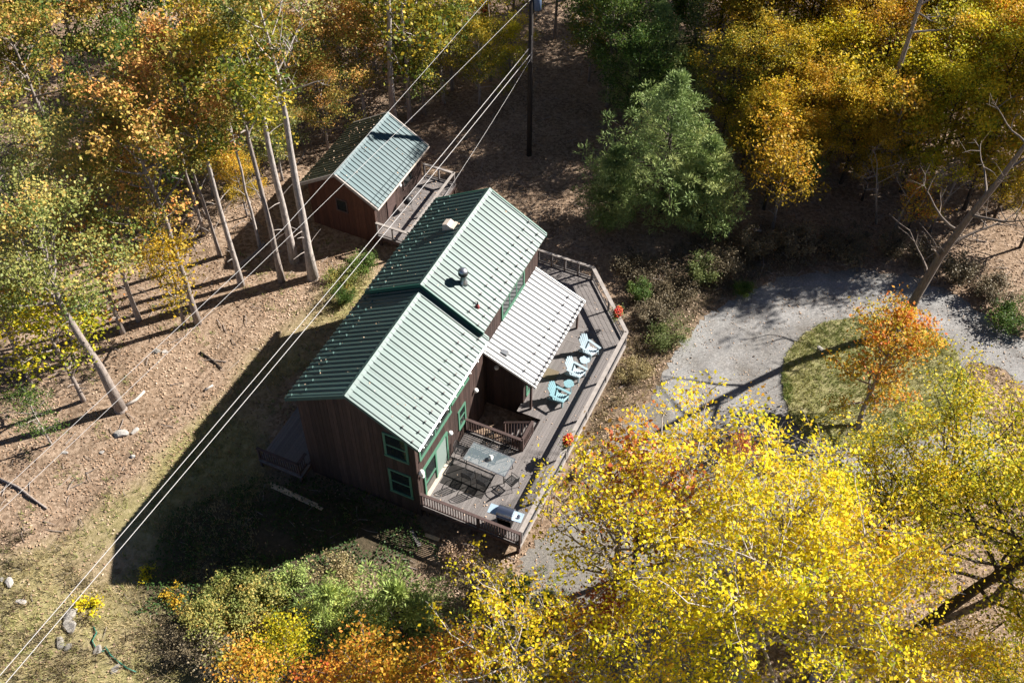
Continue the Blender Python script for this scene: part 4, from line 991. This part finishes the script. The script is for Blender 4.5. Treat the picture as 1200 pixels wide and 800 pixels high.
tree('yellow_green_tree','green tinted tree in the lower right corner',Y3,Vector((25.6,-11.8,0)),.70,2.6,P_LIME,bark_dark,G4)
# understorey near the bottom
G5 = 'small trees and shrubs along the bottom edge'
tree('young_tree','rusty red young tree under the yellow crowns beside the gravel',SM[0],gnd(742,672),1.75,0,P_RUST,bark_dark,G5)
tree('young_tree','low red-twigged bush at the gravel edge below the long trunk shadow',SM[1],gnd(860,560),.6,0,P_RUST,bark_dark,G5)
tree('young_tree','orange-brown young tree under the yellow crowns at the bottom edge',SM[1],gnd(660,800),1.1,1,P_ORANGE,bark_dark,G5)
tree('young_tree','rusty brown young tree right of the young pines',SM[0],gnd(700,770),1.0,2,P_RUST,bark_dark,G5)
tree('young_tree','orange young tree in front of the yellow-green pines, right one',SM[0],gnd(520,830),1.05,1.2,P_ORANGE,bark_grey,G5)
tree('young_tree','orange young tree in front of the yellow-green pines, left one',SM[1],gnd(400,850),1.1,3,P_ORANGE,bark_grey,G5)
tree('young_tree','yellow-green young tree left of the orange ones at the bottom',SM[0],gnd(345,800),.85,4,P_LIME,bark_grey,G5)
tree('young_tree','vivid orange young tree at the bottom edge below the middle pine',SM[0],gnd(440,835),1.15,2.2,P_ORANGE,bark_grey,G5)
tree('young_tree','orange young tree at the bottom edge, rightmost before the yellow tree',SM[1],gnd(560,835),1.1,.7,P_ORANGE,bark_grey,G5)
tree('young_tree','orange-gold young tree at the bottom edge beside the pale boulder',SM[0],gnd(320,845),1.0,5.2,P_ORANGE,bark_grey,G5)
tree('young_tree','gold young tree at the bottom edge nearest the yellow-green pines',SM[1],gnd(470,860),1.05,5,P_AMBER,bark_grey,G5)

# pines
def pine(seed, H, Rc, pal, nclump=190, per=150, nl=.24, cs=.42, bark=bark_dark, w_=.016, base=.14):
    rr_ = random.Random(seed); rg = np.random.default_rng(seed)
    mb = MB(); mb.tube([(0,0,-.3),(.05,0,H*.3),(0,.06,H*.65),(0,0,H*.97)],[.03+.014*H,.012*H+.02,.02+.005*H,.015],8)
    C = []; whorls = int(nclump/13); a0 = 0
    lump = [rr_.uniform(.72,1.18) for _ in range(12)]
    for i in range(whorls):
        f_ = i/(whorls-1); z = H*(base+(.98-base)*f_); a0 += 1.1
        prof = min(1,(1-f_)*1.5+.05)**.85*(.75+.25*min(1,f_*5))
        nb = max(4,int(3+6*prof))
        for j in range(nb):
            a = a0+j*6.283/nb+rr_.uniform(-.35,.35); Ln = Rc*prof*rr_.uniform(.5,1.15)*lump[int((a%6.283)/6.284*12)]
            b0 = Vector((0,0,z-.1*Ln)); e_ = Vector((math.cos(a)*Ln,math.sin(a)*Ln,z+.10*Ln)); mid = b0.lerp(e_,.5)-Vector((0,0,.04*Ln))
            mb.tube([b0,mid,e_],[.012+.008*Ln,.01+.004*Ln,.006],4,False)
            sdv = Vector((-math.sin(a),math.cos(a),0)); ct = rr_.gauss(0,.10)
            for (t,o_) in ((1,0),(.78,.24),(.74,-.24),(.48,.05)):
                q = b0.lerp(e_,t)+sdv*(o_*Ln*rr_.uniform(.6,1.3))+Vector((0,0,rr_.gauss(0,.08)))
                C.append((*q, cs*rr_.uniform(.7,1.25)*(.7+.3*t), .46+ct*1.6+rr_.gauss(0,.12)))
    C = np.array(C); n = len(C)*per; idx = np.repeat(np.arange(len(C)),per)
    dr_ = unit(rg.normal(0,1,(n,3))+np.array([0,0,.35])); r_ = C[idx,3:4]*rg.uniform(.15,1,(n,1))**.6
    P = C[idx,:3]+dr_*r_*np.array([1,1,.5]); dr_ = unit(dr_+rg.normal(0,.45,(n,3)))
    sd_ = unit(np.cross(dr_,rg.normal(0,1,(n,3)))); ln = nl*rg.uniform(.6,1.2,(n,1))
    V = np.stack([P-sd_*w_*.4,P+dr_*ln*.5-sd_*w_,P+dr_*ln,P+dr_*ln*.5+sd_*w_],1)
    return mb.mesh('trunk',bark,True), quads_mesh('crown',V,pal,C[idx,4]+rg.normal(0,.09,n))
PN = pine(91,10.2,4.0,P_PINE,135,85,.30,.52,w_=.026); PS = pine(92,3.4,2.0,P_YPINE,63,70,.24,.36,base=.08,w_=.024); PM = pine(93,6.0,2.4,P_PINE,80,80,.27,.44,w_=.026)
G6 = 'pines'
tree('pine_tree','large soft blue-green pine standing alone right of the far deck',PN,gnd(774,248),.93,0,P_PINE,bark_dark,G6)
tree('pine_tree','lower pine on the left flank of the large pine',PM,gnd(716,262),.9,1,P_PINE,bark_dark,G6)
tree('pine_tree','sunlit light green pine on the right flank of the large pine',PM,gnd(818,268),1.05,2,P_PINE,bark_dark,G6)
tree('pine_tree','small dark spruce in the middle of the right forest',PM,gnd(935,215),.62,2,P_PINE,bark_dark,G6)
tree('pine_tree','fluffy yellow-green young pine below the house shadow, right of the bare brush',PS,gnd(470,748),1.2,0,P_YPINE,bark_dark,G6)
tree('pine_tree','fluffy yellow-green young pine, left neighbour of the biggest young pine',PS,gnd(395,738),.95,1,P_YPINE,bark_dark,G6)
tree('pine_tree','young pine beside the gravel under the near deck corner',PS,gnd(640,735),.75,2,P_PINE,bark_dark,G6)
tree('pine_tree','young pine at the bottom edge below the gravel',PS,gnd(600,790),.7,3,P_PINE,bark_dark,G6)
tree('pine_tree','dark evergreen at the top beside the leafy clearing',PN,gnd(762,140),.8,2,P_PINE,bark_dark,G6)
# ivy-clad trunk
p0 = gnd(800,135); iv = tree('ivy_clad_tree','bare-topped trunk clad in pale green ivy behind the large pine',SP[1],p0,.95,2,P_IVY,bark_grey,None)
a = rg.uniform(0,6.28,5200); z = rg.uniform(1,12.5,5200); rad = rg.uniform(.2,1.0,5200)*(1.15-z/20)
inst('ivy', quads_mesh('ivy', leaf_quads(rg,np.stack([np.cos(a)*rad,np.sin(a)*rad,z],1),.15,.3), P_IVY, rg.uniform(.1,1,5200)), iv)

# ------------------------------------------------------------------ shrubs
def shrub(seed, r, h, n, leaf, pal):
    rg = np.random.default_rng(seed); rr_ = random.Random(seed); mb = MB(); C = []
    for i in range(22):
        a = rr_.uniform(0,6.28); d = rr_.uniform(.1,1)**.6*r; e_ = Vector((math.cos(a)*d,math.sin(a)*d,h*rr_.uniform(.45,1)))
        mb.tube([(0,0,-.1),(e_.x*.4,e_.y*.4,e_.z*.55),e_],[.025,.016,.006],4,False); C.append(tuple(e_))
        C.append(tuple(e_*.7+Vector((rr_.uniform(-.2,.2),rr_.uniform(-.2,.2),0))))
    C = np.array(C); wt = rg.uniform(.1,1,len(C))**2; idx = rg.choice(len(C),n,p=wt/wt.sum()); P = C[idx]+rg.normal(0,1,(n,3))*[r*.17,r*.17,h*.12]*rg.uniform(.5,1.6,(len(C),1))[idx]; P[:,2] = np.abs(P[:,2])
    ct = rg.normal(0,.18,len(C))
    return mb.mesh('stems',bark_dark), quads_mesh('foliage',leaf_quads(rg,P,leaf,.5),pal,.5+ct[idx]+rg.normal(0,.1,n))
SH = [shrub(101,1.2,1.2,4200,.095,P_GREEN), shrub(102,1.5,1.0,4600,.095,P_GREEN), shrub(103,1.0,1.6,3600,.10,P_GREEN), shrub(104,1.5,.8,330,.26,P_GREEN)]
def bush(label, px, py, k_, s, pal, group, name='shrub'):
    e = empty(name, gnd(px,py), rnd.uniform(0,6), label, 'shrub', group); e.scale = (s,s,s)
    inst('stems', SH[k_][0], e); inst('foliage', SH[k_][1], e, m=pal)
G7 = 'shrubs below the house shadow'; G8 = 'brush between deck and driveway'
for i,(px,py,k_,s,pal,lb) in enumerate([
 (238,728,0,.8,P_PALEGREEN,'pale green shrub at the tip of the house shadow'),(275,705,1,.9,P_PALEGREEN,'olive shrub on the lower shadow edge, left'),(310,715,0,1.0,P_PALEGREEN,'grey-green shrub on the lower shadow edge, middle'),
 (345,690,2,.8,P_YPINE,'upright yellow-green shrub at the shadow edge'),(390,680,1,.8,P_DRY,'dry bristly shrub above the young pines'),(285,755,1,1.1,P_PALEGREEN,'pale shrub left of the orange young trees'),
 (250,775,0,.9,P_WEED,'brown shrub beside the pale boulder'),(330,760,2,.9,P_LIME,'bright yellow-green shrub before the orange tree'),(200,765,1,.7,P_WEED,'low brown brush near the green hose'),
 (560,690,1,.9,P_WEED,'dry brown brush under the near deck corner'),(540,655,0,.7,P_LITTER,'pinkish dry brush at the foot of the deck'),(605,700,2,.8,P_GREEN,'green shrub beside the gravel under the deck corner'),
 (505,720,1,.9,P_IVY,'grey-green brush right of the young pines'),(205,700,3,.4,P_AMBER,'tiny gold shrub inside the house shadow'),(105,712,3,.42,P_YELLOW,'small bright yellow sumac-like shrub by the cables'),(173,673,3,.3,P_YELLOW,'tiny yellow sprig in the middle of the house shadow'),
 (365,700,0,.8,P_WEED,'brown seedy shrub between the yellow-green shrub and pines')]): bush(lb,px,py,k_,s,pal,G7)
for i,(px,py,k_,s,pal,lb) in enumerate([
 (400,335,1,.7,P_PALEGREEN,'pale shrub in the gap left of the upper roof eave'),(425,318,0,.75,P_GREEN,'green shrub in the gap beside the upper roof eave'),(405,355,2,.6,P_GREEN,'dark green shrub close to the roof step'),
 (870,345,0,.55,P_GREEN,'dark green low shrub at the upper drive edge'),(790,345,1,.9,P_WEED,'grey-brown brush below the large pine'),(820,330,2,.9,P_IVY,'sage green brush right below the pine'),(765,375,0,.8,P_WEED,'brown brush right of the flower basket'),
 (785,395,1,.8,P_IVY,'sage brush at the drive edge near the deck'),(845,320,0,1.0,P_WEED,'brown brush at the forest foot'),(885,300,2,1.0,P_WEED,'tall brown brush above the drive, left'),(930,295,0,1.1,P_WEED,'tall brown brush above the drive, middle'),(985,292,1,1.1,P_WEED,'tall brown brush above the drive, right'),
 (1120,330,2,1.0,P_WEED,'grey brush right of the big bare trunk'),(1160,350,0,1.0,P_WEED,'grey brush at the driveway exit'),(1190,375,1,1.0,P_GREEN,'dark green brush at the right edge by the driveway exit'),(750,350,2,.7,P_GREEN,'dark brush just right of the far deck corner'),(740,440,1,.6,P_DRY,'dry grassy clump beside the deck corner'),(750,320,1,.9,P_WEED,'brown shaded brush between far deck and pine'),
 (1040,300,2,.9,P_WEED,'grey brush left of the big bare trunk'),(1080,305,0,.9,P_WEED,'grey brush behind the big bare trunk')]): bush(lb,px,py,k_,s,pal,G8)

# ------------------------------------------------------------------ rocks, logs, lumber, hose
def rock_mesh(seed, m):
    rr_ = random.Random(seed); bm = bmesh.new(); bmesh.ops.create_icosphere(bm, subdivisions=2, radius=1)
    dirs = [Vector((rr_.gauss(0,1),rr_.gauss(0,1),rr_.gauss(0,1))).normalized() for _ in range(9)]
    for v_ in bm.verts:
        c_ = v_.co.copy()
        for d in dirs:
            k_ = c_.dot(d)
            if k_ > .55: c_ -= d*(k_-.55)
        v_.co = c_*rr_.uniform(.9,1.08); v_.co.z *= .42
    me = bpy.data.meshes.new('rock'); bm.to_mesh(me); bm.free(); me.materials.append(m); return me
RK = [rock_mesh(i,rock_m) for i in range(4)]
for i,(px,py,s,pl,lb) in enumerate([(143,509,.42,1,'white rock, largest of the pale pair below the leaning trunk'),(158,505,.28,1,'smaller pale rock beside the white one below the leaning trunk'),(185,412,.3,0,'grey rock in the leaves near the leaning trunk'),(193,413,.22,1,'small pale rock touching the grey one in the leaves'),(12,684,.34,1,'pale rock at the left edge of the slope'),(26,706,.28,1,'small pale rock just below the left edge rock'),(2,680,.25,0,'grey rock cut by the left edge'),
 (82,735,.5,0,'grey boulder beside the cables near the green hose'),(84,722,.42,0,'dark grey boulder above the one beside the cables'),(72,754,.36,0,'flat tan rock below the boulder by the cables'),(80,760,.3,0,'small flat tan rock near the hose'),(115,762,.34,0,'grey rock lying along the green hose'),(272,792,.55,1,'speckled white boulder at the bottom edge'),(136,785,.3,0,'grey rock near the bottom end of the hose'),(155,535,.2,1,'small pale stone in the lawn below the rocks'),(120,530,.18,1,'flat pale stone in the lawn, left of the small stone'),(961,409,.25,1,'white stone on the driveway island'),(76,530,.2,1,'small white stone in the brown leaves')]):
    o = inst('rock', RK[i%4], None, gnd(px,py)+Vector((0,0,s*.06)), i*1.3, rock_pale if pl else None); o.scale = (s*.95,s*.7,s); tag(o,lb,'rock','rocks on the slope')
def log(name,label,pts,r,m,cat='log'):
    p0 = gnd(*pts[0]); o = MB().tube([gnd(*p)+Vector((0,0,r*.8+.02))-p0 for p in pts],[r*(1-.12*i) for i in range(len(pts))],7).build(name,m,None,True,p0); tag(o,label,cat)
log('fallen_branch','curved dark branch lying on the leaves at the left edge',[(-4,560),(22,572),(40,586),(56,597)],.07,bark_grey,'branch')
log('fallen_branch','thin dark branch lying near the thin cables',[(235,413),(248,422),(260,432)],.05,bark_dark,'branch')
log('fallen_log','short pale curved log near the foot of the leaning tree',[(147,477),(160,470),(170,460)],.09,bark_pale)
log('fallen_log','pale log lying between the grey trunks',[(282,312),(296,302),(310,288)],.12,bark_grey)
log('fallen_branch','short pale stick on the lawn edge',[(240,458),(250,452)],.06,bark_pale,'branch')
log('fallen_branch','pale log on the dim forest floor right of the large pine',[(870,272),(880,270),(892,272)],.09,bark_pale,'branch')
log('fallen_log','thick pale log lying beside the deck under yellow leaves',[(672,560),(684,545),(692,530)],.16,bark_pale)
for i,(a,b_,lb) in enumerate((((316,566),(372,592),'longest bare plank in the house shadow'),((318,570),(378,597),'bare plank alongside the longest one in the shadow'),((330,572),(352,586),'short bare plank on top of the two in the shadow'))):
    p = gnd(*a); q_ = gnd(*b_); o = MB().bar(Vector((0,0,0)),q_-p,.14,.04).build('lumber_plank',lumber,None,False,p+Vector((0,0,.04+.045*(i==2)))); tag(o,lb,'plank','loose lumber')
for i,(a,b_,lb) in enumerate((((498,627),(515,633),'pale board lying under the near deck'),((482,622),(492,640),'grey board lying in the dark beside the near deck'))):
    p = gnd(*a); q_ = gnd(*b_); o = MB().bar(Vector((0,0,0)),q_-p,.18,.04).build('lumber_plank',lumber if i == 0 else wood_grey,None,False,p+Vector((0,0,.06))); tag(o,lb,'plank','loose lumber')
hp = [(110,735),(114,742),(109,752),(114,762),(122,764),(124,758),(130,768),(138,775),(150,784),(160,788)]
o = MB().tube([gnd(*p)+Vector((0,0,.06)) for p in hp],.03,6).build('garden_hose',hose_m,None,True); tag(o,'green garden hose trailing over rocks at lower left','hose')

# ------------------------------------------------------------------ ground stuff: leaves, grass, cover
rg = np.random.default_rng(77)
HOUSE = [(p.x,p.y) for p in (HW(-3,.3),HW(3,.3),HW(8,.3),HW(8,13.3),HW(4.6,17),HW(1.4,17),HW(-3,13.7))]
CABIN = [(p.x,p.y) for p in (HW(-12,15.3),HW(-5.7,15.3),HW(-5.7,21),HW(-12,21))]
def scatter(n, x0,x1,y0,y1, keep):
    X = rg.uniform(x0,x1,n); Y = rg.uniform(y0,y1,n)
    k_ = keep(X,Y) & ~inside(HOUSE,X,Y) & ~inside(CABIN,X,Y); return X[k_],Y[k_]
def stuff(name, label, me): return tag(inst(name, me), label, kind='stuff')
inD = lambda X,Y: inside(DRIVE_S,X,Y); inI = lambda X,Y: inside(ISLAND_S,X,Y); inL = lambda X,Y: inside(LAWN,X,Y); inG = lambda X,Y: inside(GARDEN,X,Y)
def dens(X,Y):
    p = np.where(inD(X,Y), .05, 1.0); p = np.where(inI(X,Y), .12, p); p = np.where(inL(X,Y), .35, p); p = np.where(inG(X,Y), .15, p)
    return rg.uniform(0,1,X.shape) < p*(.75+.35*vnoise(X,Y,.6,21)+.5*vnoise(X,Y,1.7,22))
X,Y = scatter(210000,-34,46,-12,44,dens)
P = np.stack([X,Y,hgt(X,Y)+rg.uniform(.012,.045,len(X))],1)
stuff('fallen_leaves','brown fallen leaves strewn over the forest floor',quads_mesh('fallen_leaves',leaf_quads(rg,P,.10,2.2),P_LITTER,.42+.30*vnoise(X,Y,.55,5)+.12*vnoise(X,Y,2.2,6)+rg.normal(0,.14,len(X))))
X,Y = scatter(9000,8,34,-12,18,lambda X,Y: inD(X,Y)&(vnoise(X,Y,.9,31)>-.3))
P = np.stack([X,Y,np.full(len(X),.035)],1)
stuff('leaves_on_gravel','small yellow and brown leaves dotted over the gravel',quads_mesh('leaves_on_gravel',leaf_quads(rg,P,.075,1.3),P_LITTER,rg.uniform(.4,1,len(X))))
X,Y = scatter(2600,-34,46,-12,44,lambda X,Y: ~inD(X,Y)&~inI(X,Y)&(rg.uniform(0,1,X.shape)<np.where(inL(X,Y),.25,1)))
mb = MB()
for x_,y_ in zip(X,Y):
    a_ = rnd.uniform(0,6.28); l_ = rnd.uniform(.2,.9)*(2.2 if rnd.random() < .06 else 1); z_ = float(hgt(x_,y_))+.04; dx,dy = math.cos(a_)*l_/2,math.sin(a_)*l_/2
    mb.tube([(x_-dx,y_-dy,z_),(x_+rnd.uniform(-.1,.1)*l_,y_+rnd.uniform(-.1,.1)*l_,z_+rnd.uniform(.0,.08)),(x_+dx,y_+dy,z_+.01)],[.012+.012*l_,.01+.01*l_,.005],4,False)
stuff('twigs','dead twigs and sticks strewn over the forest floor',mb.mesh('twigs',bark_grey))
def grass(name,label,n,box,keep,h,wd_,pal,toneseed,tuft=5,lean=.35,z0=0.0):
    X,Y = scatter(n,*box,keep); X = np.repeat(X,tuft)+rg.normal(0,.06,len(X)*tuft); Y = np.repeat(Y,tuft)+rg.normal(0,.06,len(Y)*tuft)
    P = np.stack([X,Y,hgt(X,Y)+z0],1)
    stuff(name,label,quads_mesh(name,blades(rg,P,h,wd_,lean),pal,.5+.28*vnoise(X,Y,.7,toneseed)+rg.normal(0,.15,len(X)),3))
grass('island_grass','green and straw coloured grass growing on the island',17000,(17,34,0,14),inI,.16,.03,P_GRASS,41,5,.6,.05)
P_LAWN = leaf_mat('fresh green grass', [(0,(.09,.15,.03)),(.5,(.20,.27,.06)),(1,(.34,.36,.11))], trans=.2)
grass('island_rim_grass','fresh green grass along the left rim of the island',9000,(17,24,2,14),lambda X,Y: inI(X,Y)&(X<21.2+.9*vnoise(X,Y,.9,61)),.15,.03,P_LAWN,46,5,.6,.05)
grass('lawn_grass','dry yellow-green grass patches on the left slope',26000,(-22,4,-12,18),lambda X,Y: inL(X,Y)&(vnoise(X,Y,.55,11)>-.35),.16,.03,P_DRY,42,4,.6)
grass('green_tufts','scattered green grass tufts on the left slope',6500,(-22,4,-12,18),lambda X,Y: inL(X,Y)&(vnoise(X,Y,.8,12)>.1),.18,.035,P_GRASS,43,5,.6)
BRUSH = pxpoly([(-60,640),(40,620),(150,700),(230,730),(260,820),(120,840),(-60,900)])
grass('slope_brush','brown and straw coloured low brush on the lower left slope',9000,(-22,2,-14,4),lambda X,Y: inside(BRUSH,X,Y)&(vnoise(X,Y,1.3,71)>-.05),.34,.035,P_WEED,47,5,.55)
grass('left_slope_weeds','sparse green and brown weeds among the fallen leaves',4200,(-26,0,-8,18),lambda X,Y: ~inD(X,Y)&(vnoise(X,Y,1.0,72)>.35),.2,.035,P_GRASS,48,5,.6)
grass('roadside_weeds','dry tan weeds between deck and driveway',9000,(8,40,-4,24),lambda X,Y: inside(WEEDY,X,Y)&~inD(X,Y),.32,.035,P_WEED,44,5,.5)
grass('dry_grass','tan dry grass under the yellow trees and beside the island',12000,(8,36,-13,10),lambda X,Y: ~inD(X,Y)&~inI(X,Y)&(X>9.5),.2,.03,P_DRY,45,4,.6)
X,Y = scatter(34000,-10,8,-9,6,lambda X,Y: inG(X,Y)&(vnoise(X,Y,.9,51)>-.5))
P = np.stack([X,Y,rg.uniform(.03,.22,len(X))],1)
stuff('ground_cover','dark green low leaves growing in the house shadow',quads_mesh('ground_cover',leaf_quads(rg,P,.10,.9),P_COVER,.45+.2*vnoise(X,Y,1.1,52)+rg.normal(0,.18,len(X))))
k_ = 420; A = np.concatenate([rg.uniform(3.2,7.8,240),rg.uniform(-7.7,-5.8,180)]); B = np.concatenate([rg.uniform(.5,16,240),rg.uniform(15.3,20.8,180)])
ok = ~((A>2.9)&(A<6)&(B>4.9)&(B<7.1)) & ~((A>2.7)&(A<4.8)&(B>7.3)) & ~((B>13)&(A>7.8-(B-13.2)))
A,B = A[ok],B[ok]; P = np.stack([A*WV.x+B*UV.x, A*WV.y+B*UV.y, np.where(A>0,ZD+.02,.815)],1)
stuff('leaves_on_decks','few dry leaves lying on the two wooden decks',quads_mesh('leaves_on_decks',leaf_quads(rg,P,.075,2.0),P_LITTER,rg.uniform(.3,1,len(P))))
A = np.concatenate([rg.uniform(-3.1,-.3,70),rg.uniform(-12.2,-10.1,90),rg.uniform(-9.7,-7.6,22),rg.uniform(.4,3.0,16)]); B = np.concatenate([rg.uniform(.3,13.6,70),rg.uniform(15.2,20.9,90),rg.uniform(15.2,20.9,22),rg.uniform(.4,13.6,16)])
Zr = np.where(A < -6, 4.62-np.abs(A-XC)*.62, np.where(B < 6.78, 7.70, 8.02)-np.abs(A)*K)+.035
P = np.stack([A*WV.x+B*UV.x, A*WV.y+B*UV.y, Zr],1)
stuff('leaves_on_roofs','few dry leaves caught on the metal roofs',quads_mesh('leaves_on_roofs',leaf_quads(rg,P,.085,1.5),P_LITTER,rg.uniform(.2,1,len(P))))
print('objects', len(bpy.data.objects), 'tris', sum(sum(len(p.vertices)-2 for p in m.polygons) for m in []) )
